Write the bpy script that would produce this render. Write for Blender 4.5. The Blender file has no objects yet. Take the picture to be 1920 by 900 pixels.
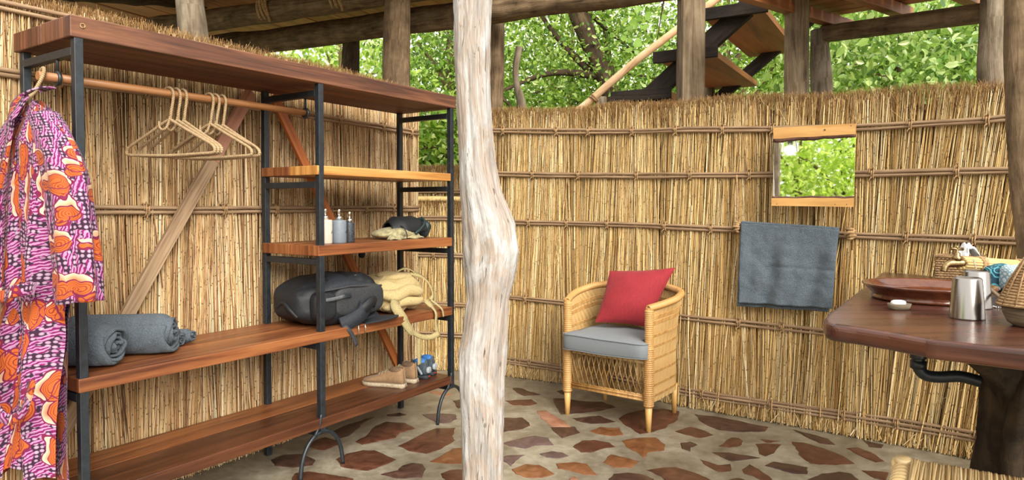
import bpy, math, random
import numpy as np
from mathutils import Vector, Matrix, noise as mnoise

# ------------------------------------------------------------------ camera, sky, sun, exposure
SC = bpy.context.scene
COL = SC.collection
FPX, HC, PITCH, PPY = 1280.0, 1.35, math.radians(1.5), 419.5
cam_data = bpy.data.cameras.new('camera')
cam_data.sensor_fit = 'HORIZONTAL'
cam_data.sensor_width = 36.0
cam_data.lens = 36.0 * FPX / 1920.0
cam_data.shift_y = (PPY - 450.0) / 1920.0
cam_data.clip_start = 0.05
cam_data.clip_end = 300
cam = bpy.data.objects.new('camera', cam_data)
COL.objects.link(cam)
cam.location = (0, 0, HC)
cam.rotation_euler = (math.pi / 2 - PITCH, 0, 0)
SC.camera = cam

world = bpy.data.worlds.new('world')
SC.world = world
world.use_nodes = True
bg = world.node_tree.nodes['Background']
bg.inputs['Color'].default_value = (1.0, 0.975, 0.93, 1)
bg.inputs['Strength'].default_value = 1.35

sun_data = bpy.data.lights.new('sun', 'SUN')
sun_data.energy = 4.0
sun_data.angle = math.radians(38)
sun_data.color = (1.0, 0.95, 0.86)
sun = bpy.data.objects.new('sun', sun_data)
COL.objects.link(sun)
sun.rotation_euler = Vector((0.32, -0.74, 0.47)).to_track_quat('Z', 'Y').to_euler()

SC.view_settings.view_transform = 'Standard'
SC.view_settings.look = 'None'
SC.view_settings.exposure = 0.45
SC.view_settings.gamma = 1.0
SC.view_settings.use_curve_mapping = False

# ------------------------------------------------------------------ measuring helpers (photo pixel -> point of the place)
CP, SP = math.cos(PITCH), math.sin(PITCH)
def ray(px, py):
    x = (px - 960.0) / FPX; z = -(py - PPY) / FPX
    return Vector((x, CP + z * SP, z * CP - SP))
def P(px, py, Y):
    d = ray(px, py); k = Y / d.y
    return Vector((d.x * k, Y, HC + d.z * k))
def ZP(px, py, z=0.0):
    d = ray(px, py); k = (z - HC) / d.z
    return Vector((d.x * k, d.y * k, z))
def lerp(a, b, t): return a + (b - a) * t
def sstep(a, b, x):
    t = min(1, max(0, (x - a) / (b - a))); return t * t * (3 - 2 * t)
def pl(x, xs, ys): return float(np.interp(x, xs, ys))
def catmull(pts, per=6):
    pts = [Vector(p) for p in pts]
    q = [pts[0] * 2 - pts[1]] + pts + [pts[-1] * 2 - pts[-2]]
    out = []
    for i in range(1, len(q) - 2):
        for k in range(per):
            t = k / per
            a, b, c, d = q[i-1], q[i], q[i+1], q[i+2]
            out.append(0.5 * ((2*b) + (c-a)*t + (2*a-5*b+4*c-d)*t*t + (3*b-a-3*c+d)*t**3))
    out.append(pts[-1])
    return out
def nz(x, y, z=0.0): return mnoise.noise(Vector((x, y, z)))

# ------------------------------------------------------------------ mesh builder
WM = {}
class MB:
    def __init__(s): s.v = []; s.f = []; s.uv = []; s.sm = []
    def face(s, idx, uv=None, smooth=False):
        s.f.append(tuple(idx)); s.uv.append(uv or [(0, 0)] * len(idx)); s.sm.append(smooth)
    def box(s, lo, hi, M=None):
        lo = Vector(lo); hi = Vector(hi); b = len(s.v); d = hi - lo
        ax = max(range(3), key=lambda i: abs(d[i]))
        cs = [Vector((hi.x if i & 1 else lo.x, hi.y if i & 2 else lo.y, hi.z if i & 4 else lo.z)) for i in range(8)]
        s.v += [(M @ c if M else c) for c in cs]
        for k, q in enumerate(((0,2,3,1), (4,5,7,6), (0,1,5,4), (2,6,7,3), (0,4,6,2), (1,3,7,5))):
            na = (2, 2, 1, 1, 0, 0)[k]
            oth = [i for i in range(3) if i != na]
            if ax in oth: u_ax = ax; v_ax = [i for i in oth if i != ax][0]
            else: u_ax, v_ax = oth
            off = 0.37 * k if ax in oth else 3.3
            sc = 1 if ax in oth else 0.05
            s.face([b + i for i in q], [(cs[i][u_ax] * sc, cs[i][v_ax] + off) for i in q])
        return s
    def obox(s, c, x, y, z):      # oriented box: centre and three half vectors
        M = Matrix(((x[0], y[0], z[0], c[0]), (x[1], y[1], z[1], c[1]), (x[2], y[2], z[2], c[2]), (0, 0, 0, 1)))
        L = [Vector(k).length for k in (x, y, z)]
        M2 = Matrix(((x[0]/L[0], y[0]/L[1], z[0]/L[2], c[0]), (x[1]/L[0], y[1]/L[1], z[1]/L[2], c[1]), (x[2]/L[0], y[2]/L[1], z[2]/L[2], c[2]), (0, 0, 0, 1)))
        return s.box((-L[0], -L[1], -L[2]), (L[0], L[1], L[2]), M2)
    def tube(s, pts, r, n=8, cap=True, wob=0.0, seed=0.0, wobf=4.0, flat=None):
        pts = [Vector(p) for p in pts]; m = len(pts)
        if not hasattr(r, '__len__'): r = [r] * m
        b = len(s.v); up = None; L = 0.0; us = []
        for i, p in enumerate(pts):
            t = (pts[min(i+1, m-1)] - pts[max(i-1, 0)])
            t = t.normalized() if t.length > 1e-9 else Vector((0, 0, 1))
            if up is None:
                a = Vector((0, 0, 1)) if abs(t.z) < 0.9 else Vector((1, 0, 0))
                up = (a - t * a.dot(t)).normalized()
            else:
                up = up - t * up.dot(t)
                up = up.normalized() if up.length > 1e-6 else t.orthogonal().normalized()
            sd = t.cross(up)
            if i: L += (p - pts[i-1]).length
            us.append(L)
            for k in range(n):
                a = 2 * math.pi * k / n
                rr = r[i]
                if wob: rr *= 1 + wob * nz(math.cos(a) * 1.3 + seed, math.sin(a) * 1.3 + seed * .7, L * wobf + seed)
                s.v.append(p + up * (math.cos(a) * rr) + sd * (math.sin(a) * rr))
        for i in range(m - 1):
            for k in range(n):
                k2 = (k + 1) % n; w = 2 * math.pi * max(r[i], .003)
                s.face([b+i*n+k, b+i*n+k2, b+(i+1)*n+k2, b+(i+1)*n+k],
                       [(us[i], w*k/n), (us[i], w*(k+1)/n), (us[i+1], w*(k+1)/n), (us[i+1], w*k/n)], True)
        if cap:
            s.face([b + k for k in range(n)][::-1], [(math.cos(6.28*k/n)*r[0]*.15, math.sin(6.28*k/n)*r[0]) for k in range(n)])
            s.face([b + (m-1)*n + k for k in range(n)], [(math.cos(6.28*k/n)*r[-1]*.15, math.sin(6.28*k/n)*r[-1]) for k in range(n)])
        return s
    def ring(s, c, R, r, ax=(0, 0, 1), n=20, m=8):
        ax = Vector(ax).normalized(); e = ax.orthogonal().normalized(); f = ax.cross(e); c = Vector(c); b = len(s.v)
        for i in range(n):
            a = 2*math.pi*i/n; d = e*math.cos(a) + f*math.sin(a)
            for j in range(m):
                q = 2*math.pi*j/m; s.v.append(c + d*(R + r*math.cos(q)) + ax*(r*math.sin(q)))
        for i in range(n):
            for j in range(m):
                i2 = (i+1) % n; j2 = (j+1) % m
                s.face([b+i*m+j, b+i2*m+j, b+i2*m+j2, b+i*m+j2], [(R*6.28*i/n, r*6.28*j/m), (R*6.28*(i+1)/n, r*6.28*j/m), (R*6.28*(i+1)/n, r*6.28*(j+1)/m), (R*6.28*i/n, r*6.28*(j+1)/m)], True)
        return s
    def strap(s, pts, w, t, nrm):   # flat ribbon along pts, wide across nrm x tangent
        pts = [Vector(p) for p in pts]; m = len(pts); b = len(s.v); L = 0
        if not hasattr(w, '__len__'): w = [w] * m
        us = []
        for i, p in enumerate(pts):
            tg = (pts[min(i+1, m-1)] - pts[max(i-1, 0)]).normalized()
            nn = Vector(nrm[i]) if isinstance(nrm, list) else Vector(nrm)
            nn = (nn - tg * nn.dot(tg)).normalized(); sd = tg.cross(nn)
            if i: L += (p - pts[i-1]).length
            us.append(L)
            for a, c in ((-1, -1), (1, -1), (1, 1), (-1, 1)): s.v.append(p + sd * (a * w[i] / 2) + nn * (c * t / 2))
        for i in range(m - 1):
            for k in range(4):
                k2 = (k+1) % 4; vs = [(0, w[i], w[i]+t, 2*w[i])[k], (w[i], w[i]+t, 2*w[i], 2*w[i]+t)[k]]
                s.face([b+i*4+k, b+i*4+k2, b+(i+1)*4+k2, b+(i+1)*4+k], [(us[i], vs[0]), (us[i], vs[1]), (us[i+1], vs[1]), (us[i+1], vs[0])], k in (0, 2))
        s.face([b+3, b+2, b+1, b]); s.face([b+(m-1)*4+k for k in range(4)])
        return s
    def grid(s, fn, nu, nv, cu=False, cv=False, uvf=None, flip=False, smooth=True):
        b = len(s.v); NU = nu if cu else nu + 1; NV = nv if cv else nv + 1
        for i in range(NU):
            for j in range(NV): s.v.append(Vector(fn(i/nu, j/nv)))
        for i in range(nu):
            for j in range(nv):
                i2 = (i+1) % NU; j2 = (j+1) % NV
                q = [b+i*NV+j, b+i2*NV+j, b+i2*NV+j2, b+i*NV+j2]
                w = [(i/nu, j/nv), ((i+1)/nu, j/nv), ((i+1)/nu, (j+1)/nv), (i/nu, (j+1)/nv)]
                if uvf: w = [uvf(*k) for k in w]
                if flip: q = q[::-1]; w = w[::-1]
                s.face(q, w, smooth)
        return s
    def soft(s, a, b_, c, e1=.5, e2=.5, nu=28, nv=16, M=None, fn=None):   # rounded box / ellipsoid, half sizes a b c
        def sg(x, e): return math.copysign(abs(x) ** e, x)
        def g(u, v):
            th = -math.pi/2 + math.pi * v; ph = 2 * math.pi * u
            p = Vector((a*sg(math.cos(th), e1)*sg(math.cos(ph), e2), b_*sg(math.cos(th), e1)*sg(math.sin(ph), e2), c*sg(math.sin(th), e1)))
            if fn: p = Vector(fn(p))
            return M @ p if M else p
        return s.grid(g, nu, nv, cu=True, uvf=lambda u, v: (u * 2 * (a + b_), v * 3 * c))
    def lathe(s, prof, n=24, c=(0, 0, 0), M=None, sq=(1, 1)):
        c = Vector(c); L = [0]
        for i in range(1, len(prof)): L.append(L[-1] + math.hypot(prof[i][0]-prof[i-1][0], prof[i][1]-prof[i-1][1]))
        m = len(prof) - 1
        def g(u, v):
            i = round(v * m); r, z = prof[i]; a = 2*math.pi*u
            p = Vector((r*math.cos(a)*sq[0], r*math.sin(a)*sq[1], z))
            return (M @ p if M else p) + c
        R = max(p[0] for p in prof)
        return s.grid(g, n, m, cu=True, uvf=lambda u, v: (u*6.28*R, L[min(m, round(v*m))]))
    def loft(s, rings, cap=True, smooth=True):     # list of equal-length closed loops
        b = len(s.v); n = len(rings[0])
        for R in rings: s.v += [Vector(p) for p in R]
        L = 0
        for i in range(len(rings) - 1):
            dl = (Vector(rings[i+1][0]) - Vector(rings[i][0])).length
            for k in range(n):
                k2 = (k+1) % n
                s.face([b+i*n+k, b+i*n+k2, b+(i+1)*n+k2, b+(i+1)*n+k], [(L, k/n), (L, (k+1)/n), (L+dl, (k+1)/n), (L+dl, k/n)], smooth)
            L += dl
        if cap:
            s.face([b+k for k in range(n)][::-1]); s.face([b+(len(rings)-1)*n+k for k in range(n)])
        return s
    def prism(s, poly, z0, z1):    # poly: list of (x,y) counter-clockwise
        n = len(poly); b = len(s.v)
        s.v += [Vector((x, y, z0)) for x, y in poly] + [Vector((x, y, z1)) for x, y in poly]
        s.face([b+k for k in range(n)][::-1], [(poly[k][0], poly[k][1]) for k in range(n)][::-1])
        s.face([b+n+k for k in range(n)], [(poly[k][0], poly[k][1]) for k in range(n)])
        L = 0
        for k in range(n):
            k2 = (k+1) % n; d = math.hypot(poly[k2][0]-poly[k][0], poly[k2][1]-poly[k][1])
            s.face([b+k, b+k2, b+n+k2, b+n+k], [(L, z0), (L+d, z0), (L+d, z1), (L, z1)]); L += d
        return s
    def mesh(s, name, mat, Minv=None):
        me = bpy.data.meshes.new(name)
        vs = [(Minv @ v if Minv else v) for v in map(Vector, s.v)]
        me.from_pydata([tuple(v) for v in vs], [], s.f)
        uvl = me.uv_layers.new(name='UVMap')
        uvl.data.foreach_set('uv', [c for f in s.uv for p in f for c in p])
        me.polygons.foreach_set('use_smooth', s.sm)
        me.materials.append(mat); me.update()
        return me
    def build(s, name, mat, parent=None, bevel=0.0, sub=0, local=False):
        Minv = WM[parent.name].inverted() if (parent is not None and not local) else None
        o = bpy.data.objects.new(name, s.mesh(name, mat, Minv)); COL.objects.link(o)
        if parent is not None:
            o.parent = parent; WM[o.name] = WM[parent.name]
        else: WM[o.name] = Matrix()
        if bevel:
            m = o.modifiers.new('bevel', 'BEVEL'); m.width = bevel; m.segments = 2; m.limit_method = 'ANGLE'; m.angle_limit = math.radians(40)
        if sub:
            m = o.modifiers.new('sub', 'SUBSURF'); m.levels = sub; m.render_levels = sub
        return o
def tag(o, label=None, cat=None, group=None, kind=None):
    if label: o['label'] = label
    if cat: o['category'] = cat
    if group: o['group'] = group
    if kind: o['kind'] = kind
    return o
def thing(name, label, cat, loc=(0, 0, 0), rz=0.0, group=None):
    o = bpy.data.objects.new(name, None); COL.objects.link(o)
    o.empty_display_size = .1
    o.location = loc; o.rotation_euler = (0, 0, rz)
    WM[o.name] = Matrix.Translation(Vector(loc)) @ Matrix.Rotation(rz, 4, 'Z')
    return tag(o, label, cat, group)
def struct(o, label=None): return tag(o, label, kind='structure')
def shared(name, me, parent, M, kindless=True):    # a further piece that shares mesh data
    o = bpy.data.objects.new(name, me); COL.objects.link(o)
    if parent is not None:
        o.parent = parent; o.matrix_local = WM[parent.name].inverted() @ M; WM[o.name] = M
    else:
        o.matrix_world = M; WM[o.name] = M
    return o
def mesh_np(name, verts, quads, uvs, mat, parent=None, smooth=True):
    me = bpy.data.meshes.new(name); nq = len(quads); k = quads.shape[1]
    me.vertices.add(len(verts)); me.vertices.foreach_set('co', np.ascontiguousarray(verts, dtype=np.float32).ravel())
    me.loops.add(nq * k); me.loops.foreach_set('vertex_index', np.ascontiguousarray(quads, dtype=np.int32).ravel())
    me.polygons.add(nq); me.polygons.foreach_set('loop_start', np.arange(0, nq * k, k, dtype=np.int32))
    me.polygons.foreach_set('use_smooth', np.full(nq, smooth, dtype=bool))
    if uvs is not None:
        l = me.uv_layers.new(name='UVMap'); l.data.foreach_set('uv', np.ascontiguousarray(uvs, dtype=np.float32).ravel())
    me.update(calc_edges=True); me.validate()
    me.materials.append(mat)
    o = bpy.data.objects.new(name, me); COL.objects.link(o)
    if parent is not None: o.parent = parent; o.matrix_local = WM[parent.name].inverted()
    WM[o.name] = Matrix()
    return o

# ------------------------------------------------------------------ materials
class NT:
    def __init__(s, name):
        s.m = bpy.data.materials.new(name); s.m.use_nodes = True
        s.t = s.m.node_tree; s.t.nodes.clear()
        s.out = s.t.nodes.new('ShaderNodeOutputMaterial')
        s.b = s.t.nodes.new('ShaderNodeBsdfPrincipled')
        s.t.links.new(s.b.outputs[0], s.out.inputs[0])
    def n(s, ty, ins=None, **props):
        nd = s.t.nodes.new('ShaderNode' + ty)
        for k, v in props.items(): setattr(nd, k, v)
        for k, v in (ins or {}).items():
            if isinstance(v, bpy.types.NodeSocket): s.t.links.new(v, nd.inputs[k])
            else: nd.inputs[k].default_value = v
        return nd
    def set(s, **kw):
        for k, v in kw.items():
            k = k.replace('_', ' ')
            if isinstance(v, bpy.types.NodeSocket): s.t.links.new(v, s.b.inputs[k])
            else: s.b.inputs[k].default_value = v
        return s
    def ramp(s, fac, stops, interp='LINEAR'):
        nd = s.n('ValToRGB', {'Fac': fac}); r = nd.color_ramp; r.interpolation = interp
        while len(r.elements) < len(stops): r.elements.new(.5)
        for e, (p, c) in zip(r.elements, stops):
            e.position = p; e.color = tuple(c) + (1,) if len(c) == 3 else c
        return nd.outputs['Color']
    def math(s, op, a, b=0.0, c=0.0):
        nd = s.n('Math', operation=op)
        for i, x in enumerate((a, b, c)):
            if isinstance(x, bpy.types.NodeSocket): s.t.links.new(x, nd.inputs[i])
            else: nd.inputs[i].default_value = x
        return nd.outputs[0]
    def mix(s, f, a, b, bt='MIX'):
        nd = s.n('Mix', data_type='RGBA', blend_type=bt)
        for k, x in ((0, f), (6, a), (7, b)):
            if isinstance(x, bpy.types.NodeSocket): s.t.links.new(x, nd.inputs[k])
            else: nd.inputs[k].default_value = (tuple(x) + (1,)) if (k and len(x) == 3) else x
        return nd.outputs[2]
    def uv(s, sc=(1, 1, 1), rnd=True):
        tc = s.n('TexCoord').outputs['UV']
        if rnd:
            oi = s.n('ObjectInfo').outputs['Random']
            tc = s.n('VectorMath', {0: tc, 1: s.n('CombineXYZ', {0: s.math('MULTIPLY', oi, 17.0), 1: s.math('MULTIPLY', oi, 5.3)}).outputs[0]}, operation='ADD').outputs[0]
        return s.n('Mapping', {'Vector': tc, 'Scale': sc}).outputs[0]
    def obj(s, sc=(1, 1, 1)):
        return s.n('Mapping', {'Vector': s.n('TexCoord').outputs['Object'], 'Scale': sc}).outputs[0]
    def noise(s, vec, scale, detail=4, rough=.6, dist=0.0, out='Fac'):
        return s.n('TexNoise', {'Vector': vec, 'Scale': scale, 'Detail': detail, 'Roughness': rough, 'Distortion': dist}).outputs[out]
    def bump(s, h, strength=.3, dist=.01):
        nd = s.n('Bump', {'Height': h, 'Strength': strength, 'Distance': dist})
        s.t.links.new(nd.outputs[0], s.b.inputs['Normal']); return s

def c255(r, g, b):
    f = lambda x: ((x/255+.055)/1.055)**2.4 if x/255 > .04045 else x/255/12.92
    return (f(r), f(g), f(b))
def mat_wood(name, dark, mid, light, rough=.45, gu=1.2, gv=28, bump=.15, var=.25, coat=0.0):
    t = NT(name)
    v = t.uv((gu, gv, 1))
    n1 = t.noise(v, 1.0, 6, .62, .8)
    n2 = t.noise(t.uv((gu*.6, gv*.25, 1)), 1.3, 3)
    f = t.math('ADD', t.math('MULTIPLY', n1, .65), t.math('MULTIPLY', n2, .35))
    col = t.ramp(f, [(.36, dark), (.5, mid), (.66, light)])
    oi = t.n('ObjectInfo').outputs['Random']
    col = t.mix(t.math('MULTIPLY', oi, var), col, dark)
    t.set(Base_Color=col, Roughness=t.math('ADD', t.math('MULTIPLY', n1, .25), rough - .12), Coat_Weight=coat, Coat_Roughness=.15)
    return t.bump(n1, bump, .004).m
def mat_plain(name, col, rough=.6, metal=0.0, nscale=60, nvar=.12, bump=.1, coat=0.0, sheen=0.0, spec=.5):
    t = NT(name); n1 = t.noise(t.obj(), nscale, 4)
    c2 = tuple(x * (1 - nvar * 2.5) for x in col); c3 = tuple(min(1, x * (1 + nvar * 2)) for x in col)
    t.set(Base_Color=t.ramp(n1, [(.3, c2), (.7, c3)]), Roughness=rough, Metallic=metal, Coat_Weight=coat, Sheen_Weight=sheen, Specular_IOR_Level=spec)
    if bump: t.bump(n1, bump, .003)
    return t.m
def mat_towel(name, a, b):
    t = NT(name); n1 = t.noise(t.obj(), 190, 3, .7); n2 = t.noise(t.obj(), 26, 4)
    t.set(Base_Color=t.mix(n2, t.ramp(n1, [(.35, a), (.65, b)]), t.ramp(n1, [(.3, b), (.7, tuple(min(1, x*1.35) for x in b))])), Roughness=.95, Sheen_Weight=.12, Specular_IOR_Level=.1)
    return t.bump(t.math('ADD', n1, t.math('MULTIPLY', n2, .9)), 1.0, .012).m
def mat_bark(name, stops, gu=3, gv=22, bump=.8, rough=.85, dist=.012):
    t = NT(name); n1 = t.noise(t.uv((gu, gv, 1)), 1, 7, .65, 1.2); n2 = t.noise(t.uv((gu*1.2, gv*.12, 1)), 2.2, 4)
    f = t.math('ADD', t.math('MULTIPLY', n1, .6), t.math('MULTIPLY', n2, .4))
    stops = [(.5 + (p - .5) * .72, c) for p, c in stops]
    t.set(Base_Color=t.ramp(f, stops), Roughness=rough, Specular_IOR_Level=.25)
    return t.bump(n1, bump, dist).m
def mat_leaf(name, cols, trans=.45, gloss=.35):
    t = NT(name); g = t.n('NewGeometry').outputs['Random Per Island']
    col = t.ramp(g, [(i / (len(cols) - 1), c) for i, c in enumerate(cols)])
    t.set(Base_Color=col, Roughness=gloss, Specular_IOR_Level=.5)
    tr = t.n('BsdfTranslucent', {'Color': t.mix(.35, col, (.55, .75, .08), 'MIX')})
    mx = t.n('MixShader', {0: trans, 1: t.b.outputs[0], 2: tr.outputs[0]})
    t.t.links.new(mx.outputs[0], t.out.inputs[0])
    return t.m
def mat_reed(name, stops, nodes=True):
    t = NT(name); g = t.n('NewGeometry').outputs['Random Per Island']
    base = t.ramp(g, stops)
    uv = t.uv((1, 1, 1), False)
    n1 = t.noise(t.n('VectorMath', {0: uv, 1: t.n('CombineXYZ', {1: t.math('MULTIPLY', g, 90.0)}).outputs[0]}, operation='ADD').outputs[0], 9, 4, .65)
    col = t.mix(t.math('MULTIPLY', t.math('SUBTRACT', n1, .44), 1.9), base, t.mix(.6, base, (.08, .035, .012)))
    if nodes:
        u = t.n('SeparateXYZ', {0: uv}).outputs[0]
        fr = t.math('FRACT', t.math('ADD', t.math('MULTIPLY', u, 5.5), t.math('MULTIPLY', g, 7.0)))
        band = t.math('LESS_THAN', fr, .035)
        col = t.mix(t.math('MULTIPLY', band, .75), col, (.07, .03, .012))
    t.set(Base_Color=col, Roughness=.55, Specular_IOR_Level=.35)
    return t.m

M = {}
M['reed'] = mat_reed('reed straw', [(0, (.26, .13, .042)), (.12, (.52, .31, .10)), (.38, (.71, .48, .19)), (.75, (.80, .60, .29)), (1, (.90, .77, .50))])
M['reed_left'] = mat_reed('reed straw pinkish', [(0, (.22, .10, .05)), (.14, (.48, .27, .12)), (.4, (.68, .45, .21)), (.75, (.78, .57, .31)), (1, (.88, .75, .50))])
M['fringe'] = mat_reed('reed tops', [(0, (.13, .055, .018)), (.4, (.30, .155, .05)), (.8, (.44, .26, .09)), (1, (.62, .43, .19))], False)
M['wispy'] = mat_reed('loose straw', [(0, (.35, .2, .07)), (.5, (.6, .42, .17)), (1, (.75, .6, .32))], False)
M['gap_shade'] = mat_plain('reed gap shade', (.13, .07, .025), .9, nscale=30)  # dark colour stands in for the shadow in gaps between reeds
M['pole'] = mat_wood('grey binding pole', (.16, .09, .045), (.30, .19, .105), (.46, .32, .19), .75, 5, 120, .3)
M['tie'] = mat_plain('bark tie', (.36, .22, .10), .8, nscale=90, nvar=.25)
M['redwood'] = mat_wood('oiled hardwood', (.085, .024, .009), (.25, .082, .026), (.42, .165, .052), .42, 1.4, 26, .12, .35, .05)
M['redwood_light'] = mat_wood('oiled hardwood light', (.26, .10, .025), (.52, .24, .06), (.70, .40, .14), .42, 1.2, 22, .1, .2, .05)
M['redwood_dark'] = mat_wood('rough hardwood', (.035, .013, .007), (.12, .042, .019), (.25, .10, .045), .55, 1.6, 34, .6, .15)
M['orangewood'] = mat_wood('orange brace wood', (.24, .060, .014), (.42, .125, .030), (.54, .2, .06), .45, 1.2, 30, .1, .2)
M['greywood'] = mat_wood('weathered brace wood', (.17, .10, .055), (.36, .24, .14), (.52, .38, .24), .8, 2, 45, .4, .2)
M['pinkwood'] = mat_wood('pinkish brace wood', (.22, .085, .05), (.40, .18, .11), (.50, .28, .18), .6, 1.5, 30, .2, .2)
M['rail_wood'] = mat_wood('turned rail wood', (.16, .06, .022), (.30, .13, .048), (.42, .20, .08), .4, 1.4, 30, .1, .1, .05)
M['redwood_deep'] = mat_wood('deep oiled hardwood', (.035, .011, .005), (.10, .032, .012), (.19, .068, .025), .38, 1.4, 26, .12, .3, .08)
M['black'] = mat_plain('black painted steel', (.013, .018, .023), .42, 0, 40, .2, .06, spec=.6)
M['log'] = mat_bark('brown log', [(.3, (.045, .028, .015)), (.5, (.14, .092, .05)), (.72, (.26, .18, .105))])
M['log_grey'] = mat_bark('grey post', [(.3, (.075, .055, .035)), (.5, (.20, .155, .105)), (.72, (.36, .30, .22))], 2, 18)
M['log_dark'] = mat_bark('dark post', [(.3, (.02, .012, .007)), (.55, (.07, .045, .025)), (.75, (.14, .09, .05))])
M['log_tan'] = mat_bark('tan split post', [(.3, (.045, .03, .018)), (.5, (.17, .12, .072)), (.72, (.31, .24, .155))], 1.3, 26)
M['peeled'] = mat_bark('peeled branch', [(.3, (.52, .30, .15)), (.55, (.78, .54, .31)), (.75, (.88, .68, .45))], 3, 10, .25)
M['deck'] = mat_wood('deck plank', (.24, .10, .04), (.50, .23, .095), (.66, .36, .17), .6, 1, 16, .2, .4)
M['stair'] = mat_wood('stair plank', (.16, .05, .018), (.34, .125, .04), (.46, .2, .075), .55, 1, 14, .2, .2)
M['darkbeam'] = mat_bark('dark stringer', [(.3, (.012, .009, .007)), (.6, (.035, .026, .02)), (.8, (.08, .055, .04))], 2, 20, .5)
# ------------------------------------------------------------------ floor, ground
rng = random.Random(7)
def cement():
    t = NT('cement screed'); o = t.obj()
    n1 = t.noise(o, 2.2, 6, .65, .6); n2 = t.noise(o, 14, 5, .7); n3 = t.noise(o, 120, 3)
    f = t.math('ADD', t.math('MULTIPLY', n1, .6), t.math('MULTIPLY', n2, .4))
    col = t.ramp(f, [(.36, (.14, .115, .078)), (.5, (.25, .215, .155)), (.62, (.38, .34, .26))])
    t.set(Base_Color=col, Roughness=t.math('ADD', t.math('MULTIPLY', n2, .35), .22), Specular_IOR_Level=.45)
    return t.bump(t.math('ADD', n2, t.math('MULTIPLY', n3, .4)), .25, .006).m
def stone_mat(name, a, b, c):
    t = NT(name); o = t.obj(); n1 = t.noise(t.n('VectorMath', {0: o, 1: t.n('CombineXYZ', {0: t.math('MULTIPLY', t.n('ObjectInfo').outputs['Random'], 9.0)}).outputs[0]}, operation='ADD').outputs[0], 11, 6, .7, .8)
    n2 = t.noise(o, 90, 4)
    t.set(Base_Color=t.mix(t.math('MULTIPLY', n2, .4), t.ramp(n1, [(.3, a), (.5, b), (.7, c)]), a), Roughness=t.math('ADD', t.math('MULTIPLY', n1, .3), .22), Specular_IOR_Level=.45)
    return t.bump(t.math('ADD', n1, t.math('MULTIPLY', n2, .3)), .4, .006).m
STN = {'r': stone_mat('red stone', (.048, .018, .011), (.115, .043, .024), (.20, .082, .046)),
       'd': stone_mat('dark stone', (.028, .014, .011), (.075, .036, .026), (.15, .075, .05)),
       'o': stone_mat('orange stone', (.12, .045, .018), (.22, .085, .032), (.33, .15, .065)),
       'p': stone_mat('pink stone', (.22, .09, .055), (.38, .18, .11), (.5, .28, .19)),
       'u': stone_mat('purple stone', (.06, .035, .035), (.13, .08, .075), (.22, .15, .13))}
ft = MB(); ft.box((-3.6, -2.0, -.12), (4.0, 9.0, 0))
floor = struct(ft.build('floor', cement()), 'grey brown cement floor set with red and brown flat stones')
A_, B_, C_ = (480, 690, 4.286), (930, 700, 4.5), (1280, 720, 4.571)
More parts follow.
